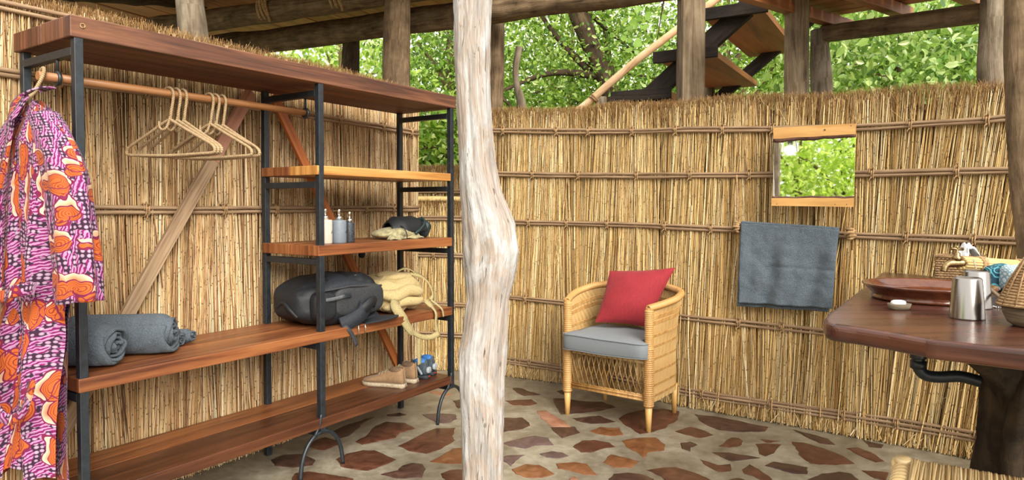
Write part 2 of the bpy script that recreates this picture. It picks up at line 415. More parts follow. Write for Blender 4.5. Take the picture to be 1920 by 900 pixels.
stones = [
 (A_, 'r', [(810,590),(900,535),(960,470),(1050,435),(1190,445),(1275,488),(1150,520),(1120,560),(980,590),(860,612)]),
 (A_, 'r', [(1155,625),(1250,580),(1360,520),(1440,490),(1590,485),(1570,550),(1590,580),(1480,650),(1370,685),(1240,665)]),
 (A_, 'r', [(650,735),(740,690),(860,665),(950,665),(1120,735),(1050,770),(900,825),(800,810),(690,790)]),
 (A_, 'd', [(1010,855),(1140,825),(1180,785),(1260,765),(1330,775),(1355,815),(1330,880),(1200,890),(1110,880)]),
 (A_, 'r', [(420,630),(480,580),(560,560),(680,590),(680,610),(560,660),(500,655)]),
 (A_, 'd', [(600,520),(700,470),(850,420),(950,395),(870,440),(800,500),(740,545),(680,560)]),
 (A_, 'u', [(1340,375),(1450,365),(1600,375),(1610,410),(1540,445),(1450,440),(1380,400)]),
 (A_, 'o', [(1405,750),(1500,700),(1580,650),(1680,645),(1690,770),(1560,770)]),
 (A_, 'r', [(1490,850),(1570,820),(1700,815),(1700,920),(1550,920),(1500,880)]),
 (A_, 'r', [(300,890),(320,850),(420,835),(560,850),(680,875),(770,890),(760,960),(320,960)]),
 (A_, 'd', [(130,740),(220,700),(380,695),(470,740),(450,780),(300,800),(160,785)]),
 (A_, 'p', [(1380,190),(1460,185),(1570,210),(1540,225),(1430,210)]),
 (A_, 'd', [(1580,265),(1640,255),(1680,300),(1630,325)]),
 (A_, 'd', [(1050,375),(1150,360),(1210,375),(1150,390),(1060,388)]),
 (B_, 'd', [(140,125),(200,125),(300,160),(370,180),(240,190),(180,165)]),
 (B_, 'r', [(90,235),(180,225),(300,222),(345,255),(280,272),(150,268)]),
 (B_, 'd', [(495,215),(560,215),(700,235),(900,245),(1000,285),(900,310),(700,335),(560,345),(520,290)]),
 (B_, 'r', [(1045,380),(1120,340),(1260,310),(1400,305),(1535,325),(1520,390),(1420,460),(1330,490),(1220,510),(1170,480),(1080,420)]),
 (B_, 'd', [(650,380),(760,370),(870,358),(1000,408),(920,422),(800,425),(700,405)]),
 (B_, 'p', [(350,320),(420,315),(500,360),(580,410),(625,450),(480,450),(380,380)]),
 (B_, 'd', [(465,458),(660,452),(705,500),(560,545)]),
 (B_, 'd', [(20,380),(220,375),(265,410),(285,440),(220,470),(60,495),(20,490)]),
 (B_, 'o', [(790,490),(880,455),(1040,462),(1070,520),(970,530),(850,510)]),
 (B_, 'u', [(65,590),(160,560),(320,530),(430,545),(480,605),(330,610),(250,635),(120,615)]),
 (B_, 'r', [(655,620),(730,570),(830,565),(950,585),(1000,620),(880,640),(800,668),(720,665)]),
 (B_, 'o', [(1075,570),(1200,548),(1340,545),(1420,600),(1410,650),(1280,665),(1260,710),(1180,660),(1100,620)]),
 (B_, 'u', [(370,680),(470,658),(560,670),(610,698),(530,720),(430,710)]),
 (B_, 'u', [(40,710),(130,690),(240,690),(160,740),(130,785),(60,740)]),
 (B_, 'o', [(910,750),(975,688),(1080,710),(1205,745),(1140,795),(1000,795)]),
 (B_, 'o', [(515,765),(660,750),(760,765),(845,860),(740,855),(620,820),(530,805)]),
 (B_, 'o', [(140,810),(250,770),(360,775),(490,850),(390,880),(260,880),(170,850)]),
 (B_, 'd', [(960,890),(1000,850),(1110,840),(1230,855),(1320,890),(1300,960),(980,960)]),
 (B_, 'r', [(1280,820),(1400,800),(1520,795),(1700,850),(1800,900),(1700,960),(1500,960),(1400,870)]),
 (B_, 'r', [(1515,490),(1640,452),(1755,485),(1830,520),(1720,545),(1610,520)]),
 (B_, 'd', [(1560,590),(1640,578),(1700,605),(1640,625),(1640,660),(1570,635)]),
 (B_, 'd', [(510,150),(580,140),(640,165),(560,180)]),
 (B_, 'p', [(620,890),(660,870),(720,920),(640,960)]),
 (C_, 'd', [(110,265),(300,285),(500,320),(720,370),(690,405),(520,410),(320,395),(190,340)]),
 (C_, 'r', [(310,535),(420,460),(480,465),(515,490),(490,530),(400,545)]),
 (C_, 'r', [(630,515),(720,512),(840,520),(780,590),(710,618),(660,600)]),
 (C_, 'r', [(670,475),(760,485),(830,492),(720,505)]),
 (C_, 'd', [(260,588),(400,588),(520,610),(660,635),(520,650),(420,662),(330,625)]),
 (C_, 'r', [(150,648),(230,670),(310,700),(405,690),(405,745),(310,755),(210,705)]),
 (C_, 'r', [(515,735),(570,692),(650,730),(760,815),(720,850),(600,790),(530,770)]),
 (C_, 'd', [(710,700),(780,668),(900,685),(1060,715),(1060,770),(930,765),(830,735)]),
 (C_, 'r', [(945,500),(1040,505),(1200,550),(1350,610),(1460,680),(1300,690),(1100,680),(1030,630),(980,560)]),
 (C_, 'r', [(1410,555),(1500,545),(1620,590),(1720,660),(1650,670),(1500,605)]),
 (C_, 'd', [(1080,820),(1200,770),(1350,755),(1440,770),(1500,820),(1400,880),(1150,880)]),
 (C_, 'r', [(1540,745),(1640,745),(1760,760),(1740,830),(1650,810)]),
 (C_, 'd', [(950,395),(1100,430),(1240,470),(1300,520),(1180,510),(1050,450)]),
 (C_, 'd', [(1540,480),(1720,520),(1700,550),(1600,540)]),
 (C_, 'd', [(400,820),(470,805),(560,830),(520,880),(420,880)]),
]
def lay_stone(poly, tone):
    c = sum((Vector(p) for p in poly), Vector((0, 0))) / len(poly)
    area = sum(poly[i][0]*poly[(i+1) % len(poly)][1] - poly[(i+1) % len(poly)][0]*poly[i][1] for i in range(len(poly)))
    if area < 0: poly = poly[::-1]
    poly = [tuple(c + (Vector(p) - c) * 1.05) for p in poly]
    fine = []
    for i in range(len(poly)):                       # ragged outline
        a = Vector(poly[i]); b = Vector(poly[(i+1) % len(poly)])
        l = (b - a).length
        fine += [a.lerp(b, f) + Vector((rng.uniform(-1, 1), rng.uniform(-1, 1))) * (.05 if f else .02) * l for f in (0, .33, .67)]
    m = MB(); n = len(fine); h = rng.uniform(.0015, .0035)
    ins = [p + (c - p).normalized() * min(.008, (c - p).length * .2) for p in fine]
    m.v = [Vector((p.x, p.y, -.01)) for p in fine] + [Vector((p.x, p.y, .0004)) for p in fine] + [Vector((p.x, p.y, h)) for p in ins] + [Vector((c.x, c.y, h + .0005))]
    for k in range(n):
        k2 = (k+1) % n
        m.face([k, k2, n+k2, n+k], None, False); m.face([n+k, n+k2, 2*n+k2, 2*n+k], None, True); m.face([2*n+k, 2*n+k2, 3*n], None, True)
    return m.build('stone', STN[tone], floor)
cent = []
for (ox, oy, k), tone, poly in stones:
    q = [ZP(ox + x/k, oy + y/k) for x, y in poly]
    pts = [(p.x, p.y) for p in q]; lay_stone(pts, tone)
    cent.append((sum(p[0] for p in pts)/len(pts), sum(p[1] for p in pts)/len(pts)))
for i in range(220):                                  # the same paving goes on nearer than the frame shows
    x, y = rng.uniform(-1.6, 1.6), rng.uniform(.6, 3.25)
    pp = y > 3.2 or min((x-a)**2 + (y-b)**2 for a, b in cent) < .25**2
    vis = 386 + FPX*HC/y < 915
    if pp or vis: continue
    cent.append((x, y)); a0 = rng.uniform(0, 6.28); R = rng.uniform(.08, .13)
    lay_stone([(x + R*rng.uniform(.6, 1.2)*math.cos(a0 + k*.785)*1.2, y + R*rng.uniform(.6, 1.2)*math.sin(a0 + k*.785)*.8) for k in range(8)], rng.choice('rrddou'))

gm = NT('bush soil'); gn = gm.noise(gm.obj(), 1.5, 6, .7)
gm.set(Base_Color=gm.ramp(gn, [(.3, (.05, .06, .02)), (.5, (.13, .12, .05)), (.7, (.22, .18, .09))]), Roughness=.95)
g = MB(); g.grid(lambda u, v: (-40 + 80*u, -40 + 80*v, -.16 + .05*nz(u*30, v*30)), 40, 40)
struct(g.build('ground', gm.m), 'dry leafy ground outside the reed walls')

# ------------------------------------------------------------------ reed walls
class Curve:
    def __init__(s, pts, flip=1):
        c = catmull([(x, y, 0) for x, y in pts], 14)
        s.xy = np.array([(p.x, p.y) for p in c]); d = np.linalg.norm(np.diff(s.xy, axis=0), axis=1)
        s.s = np.concatenate([[0], np.cumsum(d)]); s.L = s.s[-1]; s.flip = flip
    def pos(s, t): return np.stack([np.interp(t, s.s, s.xy[:, 0]), np.interp(t, s.s, s.xy[:, 1])], -1)
    def tan(s, t):
        d = s.pos(np.minimum(t + .02, s.L)) - s.pos(np.maximum(t - .02, 0)); return d / np.linalg.norm(d, axis=-1, keepdims=True)
    def nrm(s, t):      # towards the room
        d = s.tan(t); return np.stack([d[..., 1], -d[..., 0]], -1) * s.flip
    def at(s, t, off, z):
        p = s.pos(t) + s.nrm(t) * off; return Vector((float(p[0]), float(p[1]), z))
def stalks(name, base, top, bow, rad, mat, parent, sides=3, rings=4):
    N = len(base); T = np.linspace(0, 1, rings)
    ax = top - base; L = np.linalg.norm(ax, axis=1, keepdims=True); ax = ax / L
    ref = np.tile(np.array([[.31, .95, .05]]), (N, 1)); e = np.cross(ax, ref); e /= np.linalg.norm(e, axis=1, keepdims=True); f = np.cross(ax, e)
    ph = np.random.default_rng(3).uniform(0, 6.28, N)
    V = np.zeros((N, rings, sides, 3)); 
    for i, t in enumerate(T):
        c = base + (top - base) * t + bow * (math.sin(math.pi * t))
        rr = rad * (1.0 - .35 * t)
        for k in range(sides):
            a = ph + 2 * math.pi * k / sides
            V[:, i, k] = c + e * (np.cos(a) * rr)[:, None] + f * (np.sin(a) * rr)[:, None]
    q = []; uv = []
    idx = np.arange(N)[:, None] * rings * sides
    for i in range(rings - 1):
        for k in range(sides):
            k2 = (k + 1) % sides
            q.append(np.stack([idx[:, 0] + i*sides + k, idx[:, 0] + i*sides + k2, idx[:, 0] + (i+1)*sides + k2, idx[:, 0] + (i+1)*sides + k], -1))
            u0, u1 = L[:, 0] * T[i], L[:, 0] * T[i+1]; w0 = np.full(N, k*.01); w1 = w0 + .01
            uv.append(np.stack([np.stack([u0, w0], -1), np.stack([u0, w1], -1), np.stack([u1, w1], -1), np.stack([u1, w0], -1)], 1))
    Q = np.concatenate(q); U = np.concatenate(uv)
    o = mesh_np(name, V.reshape(-1, 3), Q, U.reshape(-1, 2), mat, parent)
    return tag(o, kind='stuff')
def helix_tie(seed):
    r = random.Random(seed); pts = []
    for k in range(34):
        a = k / 33 * 2 * math.pi * 2.6
        pts.append((-.014 + .028*k/33 + r.uniform(-.002, .002), -.004 + .019*math.cos(a), .031*math.sin(a)))
    m = MB(); m.tube(pts, .0042, 5)
    m.tube([(.0, .014, .02), (.008, .026, .035), (.004, .03, .06)], [.004, .003, .002], 4)
    m.tube([(.0, .014, -.02), (-.008, .026, -.03), (-.012, .024, -.05)], [.004, .003, .002], 4)
    return m.mesh('rope_tie', M['tie'])
TIES = [helix_tie(i) for i in range(5)]
def reed_wall(name, label, pts, hfun, rails, mat, seed, flip=1, dens=1.0, lean=lambda x: 0.0, layers=8, rail_span=(0, 1), thick=.07, cane=.0058):
    C = Curve(pts, flip); R = np.random.default_rng(seed); rr = random.Random(seed)
    n = max(8, int(C.L / .08)); backing = MB()
    def ring(t):
        h = hfun(t / C.L) - .09
        a, b = C.at(t, -thick*.55, 0), C.at(t, -thick*.85, 0)
        return [a, Vector((a.x, a.y, h)), Vector((b.x, b.y, h)), b]
    backing.loft([ring(C.L * i / n) for i in range(n + 1)])  # solid sheet added behind the stalks to block light
    w = struct(backing.build(name, M['gap_shade']), label)
    N = int(C.L / .0062 * layers * dens)
    t = R.uniform(0, C.L, N); off = -R.uniform(0, 1, N)**.8 * thick * .55
    nrm = C.nrm(t); tg = C.tan(t); p = C.pos(t)
    H = np.array([hfun(x / C.L) for x in t]) + R.normal(-.035, .012, N)
    ln = np.array([lean(x / C.L) for x in t]) + R.normal(0, .028, N) + .03 * np.sin(t * 9 + seed) + .03 * np.sin(t * 23 + 2 * np.sin(t * 5)) + .02 * np.sin(t * 61)
    z0 = R.uniform(-.004, .015, N)
    foot = R.uniform(0, .03, N) * (R.uniform(0, 1, N) > .6)
    base = np.zeros((N, 3)); top = np.zeros((N, 3))
    base[:, :2] = p + nrm * (off + foot)[:, None]; base[:, 2] = z0
    # keep the tops inside the wall's own length
    sh = np.clip(ln * H, -t - .02, C.L - t + .02)
    top[:, :2] = p + nrm * (off + R.normal(0, .006, N))[:, None] + tg * sh[:, None]; top[:, 2] = H
    # stalks overlap: some only reach part of the height, from below or from above
    cut = R.uniform(0, 1, N); fr = R.uniform(.45, .95, N)[:, None]
    top = np.where((cut < .3)[:, None], base + (top - base) * fr, top)
    base2 = np.where(((cut > .3) & (cut < .5))[:, None], top + (base - top) * fr, base)
    bow = np.zeros((N, 3)); bow[:, :2] = tg * R.normal(0, .012, N)[:, None]
    rad = R.uniform(.0014, .0045, N)
    stalks('reeds', base2, top, bow, rad, mat, w)
    # thicker pale canes lying in front
    K = int(C.L / .013 * 1.5 * dens); t = R.uniform(0, C.L, K); p = C.pos(t); nrm = C.nrm(t); tg = C.tan(t)
    H = np.array([hfun(x / C.L) for x in t]) - .05 + R.normal(-.01, .012, K)
    ln = np.array([lean(x / C.L) for x in t]) + R.normal(0, .02, K) + .03 * np.sin(t * 9 + seed) + .02 * np.sin(t * 23 + 2 * np.sin(t * 5))
    b = np.zeros((K, 3)); e = np.zeros((K, 3)); of = -R.uniform(0, .02, K)
    b[:, :2] = p + nrm * (of + R.uniform(0, .02, K) * (R.uniform(0, 1, K) > .6))[:, None]; b[:, 2] = R.uniform(-.002, .012, K)
    sh = np.clip(ln * H, -t - .02, C.L - t + .02)
    e[:, :2] = p + nrm * (of + R.normal(0, .004, K))[:, None] + tg * sh[:, None]; e[:, 2] = H
    fr = R.uniform(.35, .98, K)[:, None]; cut = R.uniform(0, 1, K)
    e = np.where((cut < .45)[:, None], b + (e - b) * fr, e)
    bw = np.zeros((K, 3)); bw[:, :2] = tg * R.normal(0, .008, K)[:, None]
    stalks('canes', b, e, bw, R.uniform(.0032, cane, K), mat, w, 5, 4)
    # brown feathery tops
    F = int(C.L / .006 * 9); t = R.uniform(0, C.L, F); p = C.pos(t); nrm = C.nrm(t); tg = C.tan(t)
    H = np.array([hfun(x / C.L) for x in t])
    ln = np.array([lean(x / C.L) for x in t])
    b = np.zeros((F, 3)); b[:, :2] = p + nrm * (-R.uniform(0, 1, F) * thick * .9 + .004)[:, None] + tg * (ln * H)[:, None]; b[:, 2] = H - R.uniform(.03, .17, F)
    e = b.copy(); e[:, :2] += tg * R.normal(0, .022, F)[:, None] + nrm * R.normal(.004, .012, F)[:, None]; e[:, 2] = H + R.normal(.0, .011, F)
    stalks('reed_tops', b, e, np.zeros((F, 3)), R.uniform(.0007, .0019, F), M['fringe'], w, 3, 2)
    # loose broken stalks in front
    F = int(C.L * 70); t = R.uniform(.03, C.L - .03, F); p = C.pos(t); nrm = C.nrm(t); tg = C.tan(t)
    b = np.zeros((F, 3)); b[:, :2] = p + nrm * R.uniform(.0, .012, F)[:, None]; b[:, 2] = R.uniform(.02, 1, F) * np.array([hfun(x / C.L) - .15 for x in t])
    an = R.normal(0, .35, F); ll = R.uniform(.04, .22, F)
    e = b.copy(); e[:, :2] += tg * (np.sin(an) * ll)[:, None] + nrm * R.uniform(.002, .015, F)[:, None]; e[:, 2] += np.cos(an) * ll
    stalks('loose_straw', b, e, np.zeros((F, 3)), R.uniform(.0008, .0017, F), M['wispy'], w, 3, 3)
    # cut feet splayed on the floor
    F = int(C.L * 170); t = R.uniform(.02, C.L - .02, F); p = C.pos(t); nrm = C.nrm(t); tg = C.tan(t)
    b = np.zeros((F, 3)); b[:, :2] = p + nrm * R.uniform(-.01, .012, F)[:, None]; b[:, 2] = R.uniform(.05, .16, F)
    e = b.copy(); e[:, :2] += tg * R.normal(0, .025, F)[:, None] + nrm * R.uniform(.005, .035, F)[:, None]; e[:, 2] = R.uniform(.006, .03, F)
    stalks('reed_feet', b, e, np.zeros((F, 3)), R.uniform(.002, .004, F), mat, w, 3, 2)
    for zf, cnt in rails:
        s0, s1 = rail_span[0] * C.L, rail_span[1] * C.L
        for c in range(cnt):
            k = int((s1 - s0) / .09) + 2; q = []
            for i in range(k + 1):
                tt = s0 + (s1 - s0) * i / k
                z = (zf(tt / C.L) if callable(zf) else zf)
                q.append(C.at(tt, .012 + .004 * (c % 2) + .003*nz(tt*3, c, seed), z + (c - (cnt-1)/2) * .021 + .007 * nz(tt * 1.7, c * 3.1 + z * 9, seed)))
            m = MB(); m.tube(q, [.0098 * (1 + .25 * nz(x.x * 2, x.y * 2, c + zf(0) * 7 if callable(zf) else zf * 7)) for x in q], 7)
            po = m.build('binding_pole', M['pole'], w)
            if c == 0: first = po
        tt = s0 + rr.uniform(.1, .3)
        while tt < s1 - .05:
            z = (zf(tt / C.L) if callable(zf) else zf); o = C.at(tt, .012, z); d = C.tan(np.array(tt)); nn = C.nrm(np.array(tt))
            Mx = Matrix(((d[0], nn[0], 0, o.x), (d[1], nn[1], 0, o.y), (0, 0, 1, o.z), (0, 0, 0, 1)))
            shared('rope_tie', rr.choice(TIES), first, Mx)
            tt += rr.uniform(.26, .48)
    return w, C
LEFT_PTS = [(-2.85, 1.2), (-2.45, 2.0), (-2.06, 2.74), (-1.77, 3.16), (-1.52, 3.52), (-1.26, 3.97), (-.98, 4.5), (-.70, 5.03)]
RIGHT_PTS = [(-.33, 5.48), (-.02, 5.36), (.43, 5.12), (.82, 4.86), (1.16, 4.56), (1.46, 4.34), (1.74, 4.14), (2.10, 3.88), (2.45, 3.60), (2.85, 3.22), (3.2, 2.75)]
LWALL, LC = reed_wall('wall_left', 'straight reed wall behind the clothes shelf', LEFT_PTS, lambda f: 2.205 + .008*math.sin(f*17), [(2.15, 2), (1.885, 2), (1.33, 2), (.62, 2), (.1, 2)], M['reed_left'], 11, 1)
def r_h(f): return pl(f, [0, .3, .5, .75, 1], [2.115, 2.075, 2.04, 1.985, 1.99]) + .01*math.sin(f*31)
def r_rail(vals): return lambda f: pl(f, [0, .32, .62, .75, 1], vals)
RWALL, RC = reed_wall('wall_right', 'tall curved reed wall behind the wicker chair and the mirror', RIGHT_PTS, r_h,
    [(r_rail([1.955, 1.87, 1.80, 1.795, 1.84]), 2), (r_rail([1.61, 1.56, 1.535, 1.53, 1.53]), 2), (r_rail([1.225, 1.215, 1.18, 1.17, 1.16]), 2), (r_rail([.64, .605, .60, .60, .6]), 2), (r_rail([.14, .10, .12, .13, .13]), 3)],
    M['reed'], 23, 1, 1.0, lambda f: .03 + .12 * sstep(.55, .8, f))
BWALL, BC = reed_wall('wall_back', 'low reed wall seen through the gap beside the shelf end', [(-1.75, 5.80), (-1.2, 5.68), (-.7, 5.60), (-.29, 5.50)], lambda f: 1.40, [(1.25, 2), (.95, 2), (.55, 2), (.30, 2)], M['reed'], 31, 1)
m = MB(); q = [BC.at(BC.L * i / 16, -.02 + .006*nz(i, 1), 1.405 + .006*nz(i*.7, 3)) for i in range(17)]; m.tube(q, .022, 8, wob=.2); m.build('top_pole', M['wispy'], BWALL)
OWALL, OC = reed_wall('wall_outer', 'reed fence farther outside, behind the low wall', [(-2.2, 7.3), (-1.2, 7.15), (-.1, 7.05), (.5, 7.0)], lambda f: 1.77, [(1.5, 2)], M['reed'], 41, 1, .6, layers=4)
# rope that carries the towel rail
def rope(pts, r, name, parent, mat='tie', twist=True):
    m = MB(); m.tube(catmull(pts, 6), r, 6, wob=.35, wobf=60); return m.build(name, M[mat], parent)
for px, y0, y1, Yw in ((1381, 328, 424, 4.31), (1592, 360, 436, 3.93)):
    a, b = P(px, y0, Yw), P(px, y1, Yw)
    rope([a, a.lerp(b, .5) + Vector((.004, -.006, 0)), b], .007, 'hanging_rope', RWALL)
    m = MB()
    for k in range(5):
        m.ring(b + Vector((rng.uniform(-.008, .008), -.02, -.02 + .012*k - .01)), .022 - .003*abs(k-2), .0085, (rng.uniform(-.5, .5), rng.uniform(-.6, .6), 1), 14, 6)
    m.soft(.022, .02, .03, 1, 1, 12, 8, Matrix.Translation(b + Vector((0, -.02, 0))))
    m.build('rope_knot', M['tie'], RWALL)

# ------------------------------------------------------------------ the bleached trunk in the foreground
ys = [-330, -150, 0, 100, 200, 300, 360, 420, 470, 520, 560, 620, 660, 700, 780, 900, 985]
xl = [848, 850, 852, 853, 858, 862, 866, 868, 870, 872, 876, 868, 859, 860, 863, 866, 864]
xr = [916, 918, 921, 919, 921, 929, 942, 966, 973, 965, 955, 952, 950, 947, 945, 943, 946]
TY = 2.93
def trunk_pt(u, v):
    y = lerp(-330, 978, v)
    a, b = pl(y, ys, xl), pl(y, ys, xr)
    c = P((a + b) / 2, y, TY); r = (b - a) / 2 / FPX * TY
    z = max(c.z, -.02); an = 2 * math.pi * u
    ca, sa = math.cos(an), math.sin(an)
    k = 1 + .10 * nz(ca * 2.2, sa * 2.2, z * .9 + 3) + .05 * nz(ca * 6, sa * 6, z * 2.2) + .03 * nz(ca * 13, sa * 13, z * 3)
    k += .07 * max(0, nz(ca * 3 + 7, sa * 3, z * 6)) + .035 * nz(ca * 9, sa * 9, z * 11) + .02 * nz(ca * 17, sa * 17, z * 24) 
    return (c.x + r * k * ca, TY + max(r * .9, .075) * k * sa, z)
def bleached():
    t = NT('bleached trunk'); uv = t.uv((1, 1, 1), False)
    fib = t.noise(t.n('Mapping', {'Vector': uv, 'Scale': (60, 4.5, 1)}).outputs[0], 1, 6, .65, 1.6)
    pat = t.noise(t.n('Mapping', {'Vector': uv, 'Scale': (7, 2.6, 1)}).outputs[0], 1.2, 4, .6, .9)
    cr = t.noise(t.n('Mapping', {'Vector': uv, 'Scale': (26, 3.0, 1)}).outputs[0], 1.4, 3, .5, 2.2)
    col = t.mix(t.math('MULTIPLY', fib, .7), t.ramp(pat, [(.36, (.27, .245, .225)), (.46, (.37, .28, .215)), (.54, (.40, .38, .36)), (.64, (.55, .545, .54))]), t.ramp(fib, [(.38, (.22, .18, .15)), (.6, (.56, .53, .50))]))
    crack = t.ramp(cr, [(.28, (1, 1, 1)), (.335, (0, 0, 0))])
    knots = t.n('TexVoronoi', {'Vector': t.n('Mapping', {'Vector': uv, 'Scale': (9, 5.5, 1)}).outputs[0], 'Scale': 1.0}).outputs['Distance']
    kn = t.ramp(knots, [(.055, (1, 1, 1)), (.085, (0, 0, 0))])
    col = t.mix(crack, col, (.20, .14, .10)); col = t.mix(t.math('MULTIPLY', kn, .7), col, (.12, .09, .07))
    t.set(Base_Color=col, Roughness=.8, Specular_IOR_Level=.2)
    h = t.math('SUBTRACT', t.math('ADD', t.math('MULTIPLY', fib, .7), t.math('MULTIPLY', pat, .8)), t.math('MULTIPLY', crack, .9))
    return t.bump(h, .85, .012).m
m = MB(); m.grid(trunk_pt, 96, 260, cu=True, uvf=lambda u, v: (u * .62, v * 3.0), flip=True)
tr = m.build('tree_trunk_post', bleached()); tag(tr, 'pale bleached tree trunk standing as a post in the foreground', 'post')
tr2 = MB(); 

# ------------------------------------------------------------------ posts, logs and decks above the walls
def post(px0, y0, px1, y1, Y, w0, w1, mat, label, name='timber_post', z0=0.0, top=None, n=14, wob=.16, seed=1.0, bend=0.0, ext=0.0):
    """a post seen between two pixels of the photo at distance Y, carried down to the ground"""
    a, b = P(px0, y0, Y), P(px1, y1, Y)
    d = (a - b).normalized(); zt = top if top else a.z
    foot = b + d * ((z0 - b.z) / d.z); head = b + d * ((zt - b.z) / d.z)
    r0, r1 = w0 / 2 / FPX * Y, w1 / 2 / FPX * Y
    pts = []; rs = []
    for i in range(25):
        t = i / 24; p = foot.lerp(head, t) + Vector((bend * math.sin(t * 7 + seed), 0, 0))
        pts.append(p); rs.append(pl(p.z, [b.z, a.z], [r1, r0]) * (1 + .06 * nz(t * 6, seed)))
    m = MB(); m.tube(pts, rs, n, wob=wob, seed=seed, wobf=3)
    return tag(m.build(name, M[mat]), label, 'post')
def log(a, b, r0, r1, mat, label, name='log_beam', n=14, seed=2.0, cat='beam', wob=.18, sag=.012):
    a, b = Vector(a), Vector(b); k = 26
    pts = [a.lerp(b, i/k) + Vector((0, 0, sag * nz(i*.35, seed))) for i in range(k+1)]
    m = MB(); m.tube(pts, [lerp(r0, r1, i/k) * (1 + .07*nz(i*.6, seed, 5)) for i in range(k+1)], n, wob=wob, seed=seed, wobf=2.5)
    return tag(m.build(name, M[mat]), label, cat)
DZ = 3.08
post(356, 0, 362, 55, 3.85, 52, 54, 'log_grey', 'grey post behind the left reed wall, leftmost under the deck', top=DZ-.1, z0=-.15, seed=1.3)
post(745, 0, 743, 150, 5.02, 49, 52, 'log', 'thick brown post just left of the bleached trunk top', top=DZ, z0=-.15, seed=2.1)
post(658, 90, 657, 130, 6.0, 30, 32, 'log_dark', 'short dark post between the grey post and the thick brown post', top=2.87, z0=-.15, seed=3.7)
post(933, 40, 929, 195, 5.60, 27, 29, 'log', 'slim brown post directly right of the bleached trunk', top=2.87, z0=-.15, seed=4.4)
sq = P(1296, 0, 4.78); sb = P(1294, 190, 4.78); w = 22/FPX*4.78
m = MB(); q = []
for i in range(31):
    t = i/30; z = lerp(-.15, DZ, t); k = (z - sb.z)/(sq.z - sb.z); cx = lerp(sb.x, sq.x, k)
    q.append([Vector((cx + w*(1+.03*nz(z*2, j))*dx, 4.78 + w*dy, z)) for j, (dx, dy) in enumerate(((-1, -.8), (-.9, -1), (.9, -1), (1, -.8), (1, .8), (.9, 1), (-.9, 1), (-1, .8)))])
m.loft(q, smooth=False); tag(m.build('timber_post', M['log_tan']), 'squared brown post standing in front of the stair treads', 'post')
post(1328, 20, 1326, 190, 6.3, 24, 26, 'log_grey', 'pale grey post behind the squared post, beneath the stair', top=2.75, z0=-.15, seed=6.2)
post(1494, 0, 1493, 190, 4.42, 44, 42, 'log_tan', 'round cracked post right of the stair treads', top=DZ, z0=-.15, seed=7.9, wob=.1)
post(1536, 45, 1540, 180, 4.72, 30, 38, 'log_grey', 'knotty grey post close behind the round cracked post', top=2.56, z0=-.15, seed=8.6, wob=.35)
post(1866, -10, 1861, 172, 3.83, 44, 54, 'log_grey', 'grey knotted post behind the right end of the reed wall', top=2.62, z0=-.15, seed=9.1, wob=.28)
# crooked stump poking over the wall
m = MB(); q = [P(x, y, 6.0) for x, y in ((982, 300), (980, 215), (976, 185), (969, 160), (967, 130), (971, 105), (974, 88))]
q = [Vector((q[0].x, 6.0, -.15))] + q
m.tube(catmull(q, 5), [.05]*6 + [.05 - .02*min(1, i/14) for i in range(len(catmull(q, 5)) - 6)], 10, wob=.25, seed=3)
tag(m.build('crooked_stump', M['log_grey']), 'thin crooked grey stump poking up behind the reed wall', 'stump')
# right foreground post
m = MB(); q = [P(x, y, 3.18) for x, y in ((1902, -200), (1906, 0), (1909, 150), (1914, 280), (1924, 400), (1932, 470), (1940, 560), (1948, 700))]
q.append(Vector((q[-1].x + .05, 3.18, -.01)))
q = catmull(q, 5); m.tube(q, [.052 + .006*nz(i*.3, 4) for i in range(len(q))], 14, wob=.14, seed=5.5)
RPOST = tag(m.build('timber_post', M['log']), 'dark brown slanting post at the right edge in front of the reeds', 'post')
# main logs under the left deck
zb = 2.905
B1a, B1b = Vector((-3.2, 6.67, zb - .07)), Vector((1.16, 4.76, zb - .02))
log(B1a, B1b, .115, .10, 'log', 'long thick log beam spanning behind the trunk under the deck', seed=2.3)
bd = (B1b - B1a); bd.z = 0; bd.normalize(); bn = Vector((-bd.y, bd.x, 0)); bn = bn if bn.y < 0 else -bn    # towards the camera
B2a, B2b = P(285, 55, 6.0), P(900, -36, 5.0)
log(B2a, B2b, .09, .08, 'log', 'upper log beam with rope lashings, left under the deck', seed=5.2)
def lash(parentpts, t, R, label):
    a, b = parentpts; c = a.lerp(b, t); ax = (b - a).normalized(); m = MB()
    for k in range(3): m.ring(c + ax*(k*.028 - .03) + Vector((0, 0, .04)), R*1.12, .013, (ax.x + rng.uniform(-.2, .2), ax.y, ax.z + .15*(k-1)), 22, 7)
    m.tube([c + Vector((0, -R, .18)), c + Vector((.01, -R*1.15, .02)), c + Vector((.03, -R*.6, -R*.95))], .012, 6)
    return tag(m.build('rope_lashing', M['tie']), label, 'rope')
lash((B2a, B2b), .16, .105, 'bark rope lashing on the upper log, leftmost of the three')
lash((B2a, B2b), .40, .10, 'bark rope lashing on the upper log, middle of the three')
lash((B2a, B2b), .62, .095, 'bark rope lashing on the upper log, rightmost of the three')
log(P(120, -20, 4.9), P(420, 3, 6.2), .08, .07, 'log_dark', 'dark log at the top left edge above the reed wall', seed=8.1)
